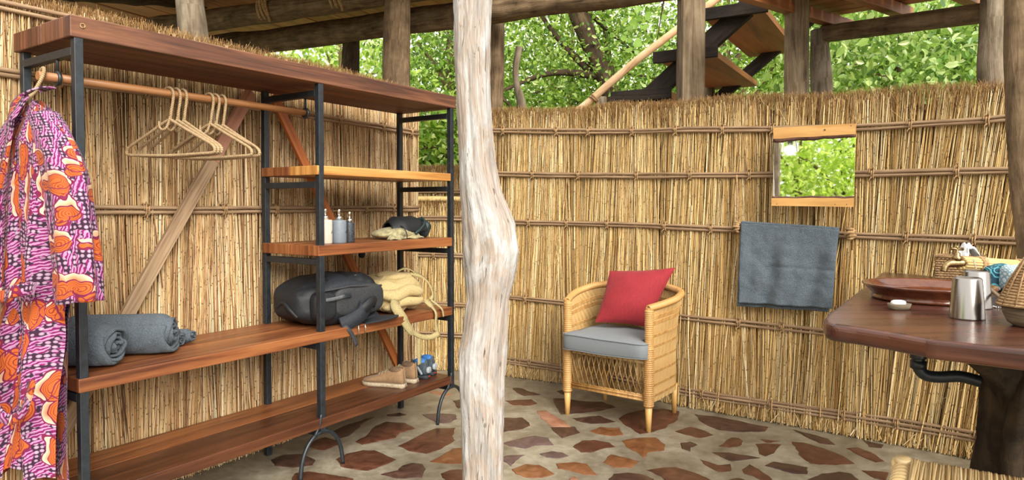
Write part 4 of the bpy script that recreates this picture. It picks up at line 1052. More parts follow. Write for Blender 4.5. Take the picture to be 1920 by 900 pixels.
sgn = lambda v, e: math.copysign(abs(v)**e, v)
for f_, zo in ((1.0, .128), (.72, .118)):
    m = MB(); q = []
    for i in range(49):
        a = 2*math.pi*i/48; dx = .150*f_*sgn(math.cos(a), .5); q.append((.085 + dx, -.186 - .012*f_ - .02*abs(dx) + (.022 if f_ > .9 else .006), zo + .076*f_*sgn(math.sin(a), .6)))
    m.tube(q, .0028, 6); m.build('pocket_seam', M['bagblack' if f_ < .9 else 'seam_grey'], bp, local=True)
m = MB(); m.box((-.03, -.216, .150), (.012, -.198, .172)); m.build('buckle', M['black'], bp, bevel=.003, local=True)
m = MB(); m.strap(catmull([(-.20, -.165, .155), (-.13, -.205, .150), (-.03, -.212, .160)], 5), .018, .003, (0, -1, .2)); m.build('webbing_strap', M['seam_grey'], bp, local=True)
m = MB(); m.soft(.070, .035, .078, .6, .5, 26, 16, fn=lambda p: (p.x - .135, p.y - .168 + .01*nz(p.x*15, p.z*15), p.z + .115)); m.build('side_pocket', M['bagblack'], bp, local=True)
def lid(p): return (p.x + .02, p.y - .02, p.z + .232 - .55*(abs(p.x)**1.5)*.9 - p.y*p.y*.9 + .006*nz(p.x*9, p.y*9))
m = MB(); m.soft(.20, .165, .036, .6, .5, 40, 14, fn=lid); m.build('lid', M['navy'], bp, local=True)
m = MB(); q = [(lerp(-.16, .235, i/24), -.187 - .012*math.sin(i/24*3.14), .208 - .030*abs(i/24-.45)) for i in range(25)]; m.strap(q, .010, .006, (0, -1, .3)); m.build('zip_piping', M['baggrey'], bp, local=True)
m = MB(); m.strap(catmull([(.10, -.195, .10), (.085, -.225, .085), (.06, -.235, .06), (.0, -.23, .03), (-.06, -.215, .012)], 6), [.075]*25, .014, (.2, -1, .3)); m.build('hip_wing', M['navy'], bp, local=True)
m = MB(); m.strap(catmull([(.03, -.222, .045), (.10, -.235, .10), (.145, -.222, .118), (.175, -.205, .10)], 6), .052, .012, (0, -1, .2)); m.build('hip_wing', M['bagblack'], bp, local=True)
m = MB(); m.strap(catmull([(-.05, -.222, .012), (-.03, -.24, -.012), (-.005, -.244, -.05), (.018, -.245, -.105)], 6), .022, .003, (0, -1, 0)); m.build('webbing_strap', M['baggrey'], bp, local=True)
for dx, L in ((.03, .052), (.075, .045)):
    m = MB(); m.tube([(dx, -.243, .0), (dx + .002, -.246, -.02), (dx, -.246, -L)], .0028, 6); m.build('zip_pull', M['chrome'], bp, local=True)
m = MB(); q = [(lerp(.07, .125, i/10), -.135, .247 + .010*math.sin(i/10*2.2)) for i in range(11)]; m.tube(q, [.0005 + .002*math.sin(i/10*3.14) for i in range(11)], 5); m.build('emblem', M['chrome'], bp, local=True)
m = MB(); m.soft(.006, .003, .004, 1, 1, 8, 6, Matrix.Translation((.13, -.137, .255))); m.build('emblem', M['orangewood'], bp, local=True)
m = MB(); m.tube(catmull([(-.24, -.10, .06), (-.262, -.06, .10), (-.26, 0, .13), (-.255, .06, .10)], 5), .011, 7); m.build('grab_handle', M['bagblack'], bp, local=True)
# cap with a curved peak lying at the bench edge
cp = thing('baseball_cap', 'dark navy cap with its peak sticking out over the bench edge', 'cap', SL(1.52, .125, BZ), SROT + .30)
m = MB(); m.lathe([(.085, 0), (.088, .012), (.08, .03), (.06, .045), (.03, .052), (0, .055)], 26, sq=(1.0, 1.1)); m.build('crown', M['navy'], cp, local=True)
def peak(u, v):
    a = lerp(-1.15, 1.15, u); r = lerp(.08, .215 - .035*(a/1.15)**2, v)
    return (r*math.sin(a)*1.0, -r*math.cos(a)*.95, .016 - .022*(a/1.15)**2 - .004*v)
m = MB(); m.grid(peak, 26, 8); o = m.build('peak', M['navy'], cp, local=True); o.modifiers.new('s', 'SOLIDIFY').thickness = .005

# ------------------------------------------------------------------ khaki backpack
M['khaki'] = mat_plain('khaki canvas', (.52, .40, .185), .85, 0, 180, .12, .3, sheen=.08)
M['khaki_d'] = mat_plain('khaki webbing', (.42, .34, .16), .85, 0, 240, .15, .3)
kp = thing('khaki_backpack', 'sand coloured canvas backpack lying on the bench at the far end', 'backpack', SL(1.83, .235, BZ), SROT - .12)
def kf(p):
    x, y, z = p
    w = .022*nz(x*8, y*8, z*8) - .030*abs(nz(x*11 + 3, y*10, z*13)) - .014*abs(nz(x*26, y*22, z*26)) + .010
    z = z*pl(x, [-.2, -.08, .1, .2], [.55, .86, 1.0, .72]) + w
    return (x, y*pl(x, [-.2, 0, .2], [.85, 1, .8]) + w*.6, max(.004, z + .105))
m = MB(); m.soft(.205, .165, .118, .55, .5, 96, 52, fn=kf); m.build('main_body', M['khaki'], kp, local=True)
m = MB(); m.soft(.17, .05, .038, .8, .7, 44, 16, fn=lambda p: (p.x - .025, p.y - .150 + .012*nz(p.x*11, p.z*11), p.z + .118 + .010*math.sin(p.x*30) + .05*p.x)); m.build('front_pocket', M['khaki'], kp, local=True)
m = MB(); m.soft(.15, .05, .030, .8, .7, 40, 14, fn=lambda p: (p.x - .005, p.y - .155 + .01*nz(p.x*13, p.z*9, 5), p.z + .060 + .008*math.sin(p.x*26 + 2) + .08*p.x)); m.build('side_pocket', M['khaki'], kp, local=True)
m = MB(); m.soft(.10, .10, .030, .8, .7, 36, 14, fn=lambda p: (p.x + .03, p.y - .03, p.z + .205 + .012*nz(p.x*14, p.y*14, 7))); m.build('lid', M['khaki'], kp, local=True)
m = MB(); m.strap(catmull([(.03, -.06, .238), (.06, -.09, .255), (.10, -.10, .245), (.14, -.10, .215)], 5), .03, .006, (0, -.3, 1)); m.build('grab_handle', M['khaki_d'], kp, local=True)
m = MB(); m.strap(catmull([(.10, -.10, .225), (.165, -.13, .20), (.20, -.165, .15), (.205, -.19, .085), (.175, -.20, .055)], 6), .038, .006, (.6, -.7, .3)); m.build('shoulder_strap', M['khaki_d'], kp, local=True)
m = MB(); m.strap(catmull([(.14, -.195, .06), (.165, -.225, .02), (.170, -.255, -.02), (.165, -.258, -.08), (.185, -.262, -.16)], 6), [.042]*6 + [.026]*19, .004, (.3, -1, 0)); m.build('webbing_strap', M['khaki_d'], kp, local=True)
m = MB(); m.strap(catmull([(.175, -.20, .06), (.205, -.225, .03), (.225, -.248, .0), (.235, -.252, -.045)], 6), .014, .003, (.3, -1, 0)); m.build('webbing_strap', M['khaki_d'], kp, local=True)
m = MB(); m.strap(catmull([(-.10, -.20, .085), (-.13, -.235, .055), (-.10, -.262, -.01), (-.05, -.270, -.085), (.03, -.272, -.135), (.11, -.270, -.150), (.18, -.268, -.138)], 6), [.055]*20 + [.03]*17, .007, [(-.35, -1, .35)]*14 + [(-.1, -1, .5)]*23); m.build('shoulder_strap', M['khaki_d'], kp, local=True)
m = MB(); m.strap(catmull([(.02, -.275, -.13), (.015, -.275, -.19), (.018, -.272, -.27), (.02, -.27, -.30)], 5), .026, .003, (0, -1, 0)); m.build('webbing_strap', M['khaki_d'], kp, local=True)

# ------------------------------------------------------------------ shoes on the bottom plank
SHZ = .2795
def shoe(name, label, hx, hy, tx, ty, upper, sole, lining, height, L=.28, group=None, sneaker=False):
    a, b = Vector((hx, hy, 0)), Vector((tx, ty, 0)); ang = math.atan2(b.y-a.y, b.x-a.x)
    t = thing(name, label, 'shoe', SL(hx, hy, SHZ), SROT + ang)
    k = L/.28
    xs = [0, .02, .05, .09, .13, .17, .21, .245, .268, .28]
    hw = [.020, .032, .036, .034, .036, .043, .048, .043, .028, .010]
    zt = [height*.96, height, height*.97, height*.9, height*.74, .068, .056, .048, .040, .030]
    def sec(i, inset=0.0, zb=.02):
        x, w, z = xs[i]*k, hw[i] - inset, zt[i]; R = []
        for j in range(20):
            an = 2*math.pi*j/20 - math.pi/2; c, s_ = math.cos(an), math.sin(an)
            yy = w*math.copysign(abs(c)**.75, c); zz = zb + (z - zb)*(.5 + .5*s_)
            taper = 1 - .42*max(0, (zz - .05)/max(.05, height))
            R.append(Vector((x + (.008*(zz/height) if i < 2 else 0), yy*taper, zz)))
        return R
    m = MB(); rings = [sec(i) for i in range(len(xs))]
    m.loft(rings)
    # open the ankle: drop the faces on top over the collar
    keep = [(f, u, s) for f, u, s in zip(m.f, m.uv, m.sm) if not (len(f) == 4 and all(m.v[q].z > height*.90 for q in f) and max(m.v[q].x for q in f) < .115*k)]
    m.f, m.uv, m.sm = [list(x) for x in zip(*keep)]
    o = m.build('upper', upper, t, local=True, sub=1)
    m = MB(); m.soft(.046*k, .026, .022, .9, .9, 20, 10, Matrix.Translation((.058*k, 0, height*.84))); m.build('lining', lining, t, local=True)
    m = MB(); prof = []
    for zz, g in ((0, -.002), (.008, .003), (.02, .004), (.024, .001)):
        prof.append([Vector((xs[i]*k - (.004 if i == 0 else 0) + (.004 if i == 9 else 0), (hw[i] + g), zz)) for i in range(10)] + [Vector((xs[i]*k, -(hw[i] + g), zz)) for i in range(9, -1, -1)])
    m.loft(prof); m.build('sole', sole, t, local=True)
    if not sneaker:
        m = MB(); m.box((.0, -.031, -.0005), (.085*k, .031, .012)); m.build('heel', sole, t, bevel=.004, local=True)
        m = MB(); m.strap([(.0, -.0, .02), (-.001, 0, .05), (.008, 0, height)], .012, .003, (-1, 0, 0)); m.build('heel_seam', upper, t, local=True)
    lace = M['bagblack'] if sneaker else M['khaki_d']
    for q in range(3):
        x = (.12 + .022*q)*k; z = pl(x/k, xs, zt); w = .022
        m = MB(); m.tube(catmull([(x, -w, z - .006), (x + .004, 0, z + .004), (x, w, z - .006)], 4), .0028, 5); m.build('lace', lace, t, local=True)
    if not sneaker:
        m = MB(); m.strap(catmull([(.10*k, -.030, height*.86), (.125*k, -.036, .07), (.15*k, -.043, .04), (.165*k, -.047, .026)], 4), .03, .003, (0, -1, .2)); m.build('quarter_flap', upper, t, local=True)
        m = MB(); m.box((.022*k, -.034, height*.74), (.030*k, -.0305, height*.86)); m.build('side_tab', mat_teal, t, bevel=.001, local=True)
    else:
        for s in (-1, 1):
            for q in range(4):
                m = MB(); x = (.03 + .045*q)*k; m.strap(catmull([(x, s*.035, .03), (x + .01, s*.037, .05), (x + .035, s*.030, .075)], 4), .016, .004, (0, s, .4)); m.build('overlay', mat_ov, t, local=True)
        m = MB(); m.soft(.012, .024, .02, .7, .7, 16, 10, Matrix.Translation((.0, 0, .055))); m.build('heel_counter', mat_ov, t, local=True)
        m = MB(); m.box((-.0065, -.010, .012), (-.003, .010, .020)); m.build('heel_badge', mat_badge, t, bevel=.001, local=True)
    return t
mat_teal = mat_plain('teal tab', (.05, .25, .24), .6); mat_ov = mat_plain('pale grey overlay', (.30, .34, .36), .6, 0, 80, .15); mat_badge = mat_plain('red badge', (.4, .03, .02), .5)
suede = mat_plain('tan suede', (.30, .18, .09), .9, 0, 70, .07, .2, sheen=.15); crepe = mat_plain('cream crepe sole', (.46, .37, .25), .8, 0, 90, .12)
nvy = mat_plain('slate mesh', (.050, .072, .088), .7, 0, 220, .4, .3); dk = mat_plain('dark rubber', (.022, .028, .034), .7); blu = mat_plain('blue lining', (.05, .20, .55), .8); brn = mat_plain('brown lining', (.16, .10, .055), .9)
shoe('suede_shoe', 'tan suede ankle shoe with cream sole, nearer of the suede pair', 1.770, .035, 1.690, .335, suede, crepe, brn, .118)
shoe('suede_shoe', 'tan suede ankle shoe showing its heel, farther of the suede pair', 1.895, .055, 1.835, .35, suede, crepe, brn, .122)
shoe('running_shoe', 'slate grey running shoe with blue lining, next to the suede pair', 2.005, .055, 1.955, .34, nvy, dk, blu, .122, sneaker=True)
shoe('running_shoe', 'slate grey running shoe with blue lining, beside the far shelf post', 2.098, .085, 2.075, .37, nvy, dk, blu, .122, sneaker=True)

# ------------------------------------------------------------------ wicker armchair
M['wicker'] = mat_wood('wicker strands', (.38, .22, .08), (.58, .38, .155), (.72, .53, .27), .5, 3, 60, .2, .05)
M['cane'] = mat_wood('wrapped cane', (.30, .145, .045), (.48, .26, .085), (.62, .39, .155), .42, 40, 6, .35, .08, .05)
M['cane_leg'] = mat_wood('cane leg', (.44, .21, .05), (.66, .38, .12), (.78, .52, .22), .4, 3, 30, .1, .05, .05)
FR = ZP(1216, 810); FL = ZP(1064, 777)
cx = (FR + FL)/2; cr = (FR - FL).normalized(); crot = math.atan2(cr.y, cr.x)
W2 = (FR - FL).length/2; D = .44
ch = thing('wicker_armchair', 'golden wicker armchair with curved back standing by the reed wall', 'armchair', cx, crot)
def cb(name, m, mat, parent=ch, **k): return m.build(name, M[mat], parent, local=True, **k)
AZ = .745
for s in (-1, 1):
    m = MB(); m.tube([(s*W2, 0, 0), (s*W2, 0, .17)], [.0145, .023], 14); cb('leg', m, 'cane_leg')
    m = MB(); z = .16
    while z < AZ - .015:
        r = .030 - .004*(z > .5) + .0008*math.sin(z*90); m.ring((s*W2, 0, z), r - .009, .011, (0, 0, 1), 16, 6); z += .0125
    m.tube([(s*W2, 0, .15), (s*W2, 0, AZ)], .021, 12); cb('wrapped_post', m, 'cane')
    m = MB(); m.tube([(s*(W2 - .03), D, 0), (s*(W2 - .03), D - .005, .2)], [.0145, .022], 14); cb('leg', m, 'cane_leg')
# plan curves: base and arm rail, parameter 0..1 from left front post round the back to the right one
base_c = catmull([(-W2, 0, 0), (-W2, .2, 0), (-W2 + .01, D - .05, 0), (-W2 + .06, D, 0), (0, D + .01, 0), (W2 - .06, D, 0), (W2 - .01, D - .05, 0), (W2, .2, 0), (W2, 0, 0)], 12)
rail_c = catmull([(-W2 + .0, -.005, AZ - .005), (-W2 - .045, .13, AZ + .015), (-W2 - .06, .28, AZ + .035), (-W2 + .005, .43, AZ + .06), (0, .515, AZ + .085), (W2 - .005, .43, AZ + .06), (W2 + .06, .28, AZ + .035), (W2 + .045, .13, AZ + .015), (W2, -.005, AZ - .005)], 12)
def sample(c, t):
    f = t*(len(c)-1); i = min(int(f), len(c)-2); return c[i].lerp(c[i+1], f - i)
def shellp(t, z):
    a, b = sample(base_c, t), sample(rail_c, t); k = max(0, (z - .42)/(b.z - .42)); k = k**1.6
    p = a.lerp(b, k); return Vector((p.x, p.y, z))
def zlow(t): return .17 if (t < .30 or t > .70) else .40
m = MB(); m.grid(lambda u, v: shellp(u, lerp(zlow(u), rail_c[0].z - .01 + (sample(rail_c, u).z - AZ), v)) , 96, 20); o = cb('woven_shell', m, 'wicker'); o.modifiers.new('s', 'SOLIDIFY').thickness = .004
m = MB(); NS = 190
for i in range(NS):
    t = (i + .5)/NS; zt = sample(rail_c, t).z - .005; q = [shellp(min(1, max(0, t + .0016*math.sin(k*2.1 + i))), lerp(zlow(t) - .005, zt, k/7)) for k in range(8)]
    for off in (-.0045, .0045):
        n = (sample(base_c, min(1, t+.01)) - sample(base_c, max(0, t-.01))).normalized(); nn = Vector((n.y, -n.x, 0))
        m.tube([p + nn*off for p in q], .0024, 4, cap=False)
o = cb('upright_strands', m, 'wicker'); tag(o, kind='stuff')
for z in (.20, .265, .345, .425, .50, .565, .64, .672):
    up = z > .6; spans = [(0, 1)] if z > .39 else [(0, .30), (.70, 1)]
    for s0_, s1_ in spans:
        m = MB()
        for k in range(3 if up else 2):
            for off in (-.006, .006):
                q = []
                for i in range(73):
                    t = s0_ + (s1_ - s0_)*(.006 + .988*i/72); p = shellp(t, z + k*.008 + (sample(rail_c, t).z - AZ)*max(0, (z-.42)/.33)); n = (sample(base_c, min(1, t+.01)) - sample(base_c, max(0, t-.01))).normalized()
                    q.append(p + Vector((n.y, -n.x, 0))*off)
                m.tube(q, .0034, 5)
        cb('woven_band', m, 'cane')
m = MB(); q = rail_c; m.tube(q, .020, 12)
for i in range(230):
    t = i/229; p = sample(q, t); tg = (sample(q, min(1, t+.01)) - sample(q, max(0, t-.01))); m.ring(p, .0175, .0055, tg, 12, 5)
cb('arm_rail', m, 'cane')
# front: lower rail, upper rail, lattice
m = MB()
for k in range(4): m.tube([(-W2, -.002 + .006*(k % 2), .185 + k*.010), (W2, -.002 + .006*(k % 2), .185 + k*.010)], .0065, 7)
cb('front_rail', m, 'cane')
m = MB()
for k in range(2): m.tube([(-W2, 0, .425 + k*.012), (W2, 0, .425 + k*.012)], .0075, 7)
cb('front_rail', m, 'cane')
m = MB(); nL = 14
for i in range(nL):
    x = lerp(-W2 + .03, W2 - .03, (i+.5)/nL)
    for s in (-1, 1):
        dx = s*.055
        x1 = min(W2 - .02, max(-W2 + .02, x + dx))
        for e in (0,): m.tube([(x - dx*.1 + e, s*.004, .22), ((x + x1)/2 + e, s*.004, .32), (x1 + e, s*.004, .425)], .0028, 4)
for i in range(7):
    m.tube([(-W2 + .03 + i*.011, .002, .22), (-W2 + .03 + i*.011, .002, .425)], .0017, 4); m.tube([(W2 - .03 - i*.009, .002, .22), (W2 - .03 - i*.009, .002, .425)], .0017, 4)
o = cb('front_lattice', m, 'wicker'); tag(o, kind='stuff')
m = MB(); m.box((-W2 + .02, .0, .405), (W2 - .02, D, .418)); cb('seat_board', m, 'wicker')
# seat cushion and pillow rest on the chair
M['cush'] = mat_plain('grey cotton', (.19, .21, .225), .85, 0, 260, .06, .2, sheen=.05)
cu = thing('seat_cushion', 'grey fabric box cushion on the wicker armchair seat', 'cushion', cx + Vector((0, 0, .425)), crot)
def cuf(p):
    x, y, z = p; k = .006*nz(x*7, y*7, z*7 + 2) + .005*math.sin(x*18 + y*9)*(.3 if z > 0 else .8)
    yy = y + .17
    if yy > .035 and x < -W2 + .055: x = -W2 + .05
    if yy > -.0 and x > W2 - .05: x = W2 - .05
    return (x, yy, z + .062 + k + (.012 if z > 0 else 0)*max(0, 1 - (x/.25)**2)*max(0, 1 - (y/.24)**2))
m = MB(); m.soft(W2 + .012, .255, .058, .28, .22, 60, 22, fn=cuf); m.build('cover', M['cush'], cu, local=True)
for zz in (.112, .022):
    q = []
    for i in range(61):
        a = 2*math.pi*i/60; c, s_ = math.cos(a), math.sin(a)
        p = cuf(Vector(((W2 + .013)*math.copysign(abs(c)**.22, c), .256*math.copysign(abs(s_)**.22, s_), zz - .066)))
        q.append(p)
    m = MB(); m.tube(q, .0028, 5); m.build('piping', M['cush'], cu, local=True)
pil_m = NT('red slub cotton'); n1 = pil_m.noise(pil_m.uv((150, 150, 1), False), 1, 3); n2 = pil_m.noise(pil_m.uv((300, 20, 1), False), 1, 2)
pil_m.set(Base_Color=pil_m.ramp(pil_m.math('MULTIPLY', pil_m.math('ADD', n1, n2), .5), [(.35, (.18, .006, .011)), (.65, (.31, .015, .024))]), Roughness=.85, Sheen_Weight=.1); pil_m.bump(n1, .2, .002)
mid = lambda t: cx + Vector((-cr.y, cr.x, 0))*t
Yb, Yt = mid(.20).y, mid(.40).y
PC = [P(1116, 604, Yb + .06), P(1214, 613, Yb - .02), P(1266, 502, Yt - .09), P(1143, 508, Yt + .02)]
nrm = (PC[1]-PC[0]).cross(PC[3]-PC[0]).normalized()
def pil(side):
    def g(u, v):
        e = .045
        uu = u + (.5-u)*e*math.sin(math.pi*v)**1*0.9; vv = v + (.5-v)*e*math.sin(math.pi*u)
        p = PC[0].lerp(PC[1], uu).lerp(PC[3].lerp(PC[2], uu), vv)
        th = .085*(max(0, math.sin(math.pi*u))**.55)*(max(0, math.sin(math.pi*v))**.55)
        return p + nrm*(side*th + .006*nz(u*5, v*5, side))
    return g
m = MB(); m.grid(pil(1), 32, 32, uvf=lambda u, v: (u*.4, v*.4)); m.grid(pil(-1), 32, 32, uvf=lambda u, v: (u*.4, v*.4), flip=True)
pw = m.build('red_pillow', pil_m.m); tag(pw, 'square red cotton pillow leaning on the wicker chair back', 'pillow')
# ------------------------------------------------------------------ hardwood washstand
CZ = .985
M['counter'] = mat_wood('polished dark hardwood', (.024, .008, .005), (.062, .018, .010), (.115, .037, .018), .28, 1.1, 14, .06, .1, .12)
M['root'] = mat_bark('shade-darkened root wood', [(.3, (.008, .005, .003)), (.5, (.028, .019, .011)), (.75, (.075, .05, .028))], 4, 14, 1.0)  # shade under the counter is put into this darkened root colour
poly_px = [(1652, 509), (1612, 541), (1575, 569), (1552, 585), (1543, 595), (1546, 604), (1560, 608), (1600, 613), (1660, 622), (1745, 637), (1920, 656)]
pw_ = [ZP(x, y, CZ) for x, y in poly_px]
outline = [(p.x, p.y) for p in pw_] + [(1.62, 1.46), (1.80, 1.42), (2.45, 2.25), (2.50, 2.55), (2.28, 3.06), (2.17, 3.62)]
ws = thing('washstand', 'dark red hardwood washstand counter on a gnarled trunk foot', 'washstand', (1.95, 2.55, 0))
# two slabs butted at the seam
sx0, sx1 = Vector((1.137, 1.865)), Vector((2.40, 2.70))
def clip(poly, a, b, keep):
    out = []; n = Vector((b.y - a.y, a.x - b.x))
    sd = lambda p: (Vector(p) - a).dot(n) * keep
    for i in range(len(poly)):
        p, q = poly[i], poly[(i+1) % len(poly)]; dp, dq = sd(p), sd(q)
        if dp >= 0: out.append(p)
        if (dp >= 0) != (dq >= 0): t = dp/(dp-dq); out.append((p[0]+(q[0]-p[0])*t, p[1]+(q[1]-p[1])*t))
    return out
area = sum(outline[i][0]*outline[(i+1) % len(outline)][1] - outline[(i+1) % len(outline)][0]*outline[i][1] for i in range(len(outline)))
if area < 0: outline = outline[::-1]
for keep in (1, -1):
    pg = clip(outline, sx0, sx1, keep)
    c = sum((Vector(p) for p in pg), Vector((0, 0)))/len(pg)
    m = MB(); m.prism(pg, CZ - .055, CZ); so = m.build('slab', M['counter'], ws, bevel=.02)
    sd_ = (sx1 - sx0).normalized(); nseam = Vector((sd_.y, -sd_.x)); me_ = so.data; wat = me_.attributes.new('bevel_weight_edge', 'FLOAT', 'EDGE'); Wm = WM[ws.name]
    on = [abs(((Wm @ v.co).to_2d() - sx0).dot(nseam)) < .002 for v in me_.vertices]
    for e in me_.edges: wat.data[e.index].value = 0.0 if (on[e.vertices[0]] and on[e.vertices[1]]) else 1.0
    so.modifiers['bevel'].limit_method = 'WEIGHT'; so.modifiers['bevel'].segments = 4
# gnarled foot with two arms
tc = P(1925, 800, 2.55); m = MB()
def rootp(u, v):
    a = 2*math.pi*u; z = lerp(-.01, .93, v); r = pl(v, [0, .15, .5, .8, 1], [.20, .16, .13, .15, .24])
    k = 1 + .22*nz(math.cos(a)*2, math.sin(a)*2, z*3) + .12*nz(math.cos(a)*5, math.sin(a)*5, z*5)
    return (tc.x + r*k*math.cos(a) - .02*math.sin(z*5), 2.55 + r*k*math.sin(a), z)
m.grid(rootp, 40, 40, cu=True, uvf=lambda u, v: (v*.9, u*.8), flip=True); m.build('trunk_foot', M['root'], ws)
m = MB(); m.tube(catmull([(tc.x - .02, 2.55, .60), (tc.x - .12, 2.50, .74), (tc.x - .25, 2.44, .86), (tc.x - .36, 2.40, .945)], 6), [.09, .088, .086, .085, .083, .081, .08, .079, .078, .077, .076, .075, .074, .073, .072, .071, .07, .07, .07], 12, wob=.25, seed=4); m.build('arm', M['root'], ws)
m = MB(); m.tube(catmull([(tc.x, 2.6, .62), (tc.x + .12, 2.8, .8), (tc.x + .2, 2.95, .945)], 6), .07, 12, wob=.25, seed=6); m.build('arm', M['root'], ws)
# drain
dp = thing('drain_pipe', 'black plastic drain pipe under the washstand counter', 'pipe', P(1722, 690, 2.75))
m = MB(); q = [P(x, y, Y) for x, y, Y in ((1722, 640, 2.72), (1722, 672, 2.72), (1723, 690, 2.72), (1735, 703, 2.71), (1760, 707, 2.69), (1800, 706, 2.66), (1840, 716, 2.62), (1862, 722, 2.60))]
q[0].z = .932
m.tube(catmull(q, 5), .023, 14); m.build('pipe', M['black'], dp)
m = MB(); m.lathe([(.0, 0), (.029, 0), (.031, .006), (.031, .035), (.027, .04), (0, .04)], 20, P(1722, 672, 2.72)); m.lathe([(.0, 0), (.03, 0), (.03, .03), (0, .03)], 20, P(1722, 690, 2.72)); m.build('coupling', M['black'], dp)
# ------------------------------------------------------------------ things on the counter
clay = NT('glazed terracotta'); cn = clay.noise(clay.obj(), 8, 5, .7); clay.set(Base_Color=clay.ramp(cn, [(.3, (.045, .012, .006)), (.5, (.105, .030, .013)), (.7, (.17, .058, .025))]), Roughness=.18, Coat_Weight=.5, Coat_Roughness=.08); clay.bump(cn, .08, .004)
bc = (1.625, 2.66, CZ)
m = MB(); m.lathe([(0, 0), (.178, 0), (.186, .004), (.188, .014), (.182, .020), (.190, .032), (.203, .052), (.214, .064), (.220, .072), (.219, .078), (.211, .078), (.202, .068), (.188, .046), (.160, .026), (.10, .015), (.03, .012), (0, .012)], 72, bc, M=Matrix.Diagonal((1.05, 1.05, .78, 1)))
bo = m.build('clay_basin', clay.m); tag(bo, 'round glazed terracotta wash basin on the hardwood counter', 'basin')
m = MB(); m.lathe([(0, .0095), (.022, .0095), (.022, .012), (.012, .012), (0, .010)], 20, bc); m.build('drain_ring', M['chrome'], bo)
steel = NT('brushed steel'); sn = steel.noise(steel.uv((3, 260, 1), False), 1, 3); steel.set(Base_Color=(.34, .32, .30, 1), Metallic=1.0, Roughness=steel.math('ADD', steel.math('MULTIPLY', sn, .08), .22))
def cup(label, px, py):
    p = ZP(px, py, CZ); m = MB()
    m.lathe([(.0495, 0), (.051, .002), (.0505, .005), (.0415, .128), (.0385, .133), (.036, .1335), (.034, .131), (0, .131)], 40, p)
    o = m.build('steel_tumbler', steel.m); tag(o, label, 'cup'); return o
cup('upturned steel tumbler in front, nearest the counter edge', 1813, 597)
cup('upturned steel tumbler half hidden behind the front one', 1829, 577)
sd = ZP(1686, 580, CZ); m = MB(); m.lathe([(0, 0), (.03, 0), (.036, .006), (.041, .02), (.039, .021), (.034, .012), (0, .009)], 24, sd, sq=(1, .72))
dish = m.build('soap_dish', M['log_grey']); tag(dish, 'small carved grey soap dish on the hardwood counter', 'dish')
m = MB(); m.soft(.025, .015, .0105, .7, .7, 24, 12, Matrix.Translation(sd + Vector((-.002, .002, .0225)))); so = m.build('soap_bar', mat_plain('white soap', (.82, .82, .80), .45, 0, 30, .02, .03)); tag(so, 'small white bar of soap in the carved dish', 'soap')
# tap with a reed-wrapped supply pipe
brass = NT('aged brass'); bn_ = brass.noise(brass.obj(), 60, 4); brass.set(Base_Color=brass.ramp(bn_, [(.3, (.16, .10, .045)), (.7, (.42, .30, .15))]), Metallic=1.0, Roughness=.35)
TYY = 2.92; tb = P(1798, 493, TYY); te = P(1925, 501, 3.05)
tap = thing('brass_tap', 'brass garden tap on a reed-wrapped pipe above the basin', 'tap', tb)
m = MB(); m.tube(catmull([tb + Vector((.02, 0, 0)), P(1790, 493, TYY), P(1779, 494, TYY), P(1772, 500, TYY), P(1769, 509, TYY)], 6), [.017]*10 + [.016, .0155, .015, .0145, .014, .014, .0135, .013, .013, .013, .013, .013, .013, .013, .013], 14); m.build('spout', brass.m, tap)
m = MB(); p0 = P(1794, 488, TYY); m.lathe([(0, 0), (.019, 0), (.019, .014), (.013, .018), (.013, .03), (.009, .034), (.006, .036), (.006, .05), (0, .05)], 18, p0); m.build('bonnet', brass.m, tap)
m = MB(); h = p0 + Vector((0, 0, .048)); m.tube([h + Vector((-.026, 0, .002)), h, h + Vector((.026, 0, .0))], [.007, .005, .007], 8); m.lathe([(0, 0), (.006, 0), (.004, .014), (0, .016)], 10, h); m.build('tee_handle', brass.m, tap)
ax = (te - tb).normalized(); e1 = ax.orthogonal().normalized(); e2 = ax.cross(e1)
for k in range(13):
    a = 2*math.pi*k/13; o_ = e1*math.cos(a)*.023 + e2*math.sin(a)*.023; s_ = rng.uniform(-.01, .006)
    m = MB(); m.tube([tb + ax*(.012 + s_) + o_, tb.lerp(te, .5) + o_*1.03, te + ax*.12 + o_], .0066, 7); m.build('reed', M['wispy'], tap)
m = MB(); m.tube([tb, te + ax*.3], .017, 10); m.build('pipe', brass.m, tap)
for t_ in (.27, .86):
    m = MB()
    for k in range(4): m.ring(tb.lerp(te, t_) + ax*(k*.008), .030, .0055, ax, 18, 6)
    m.build('binding', M['tie'], tap)
def chain(pts, label):
    c = catmull(pts, 10); m = MB(); last = None; k = 0
    for p in c:
        if last is None or (p - last).length > .0075: m.soft(.0034, .0034, .0034, 1, 1, 6, 5, Matrix.Translation(p)); last = p
    o = m.build('bead_chain', M['chrome']); tag(o, label, 'chain'); return o
chain([P(1826, 487, 2.88), P(1828, 497, 2.86), P(1832, 510, 2.84), P(1834, 525, 2.83), ZP(1838, 545, CZ + .004)], 'fine steel bead chain hanging down from the reed-wrapped pipe')
chain([ZP(1844, 572, CZ + .004), ZP(1856, 573, CZ + .004), ZP(1868, 576, CZ + .004), ZP(1880, 577, CZ + .004)], 'fine bead chain lying on the counter beside the tumblers')
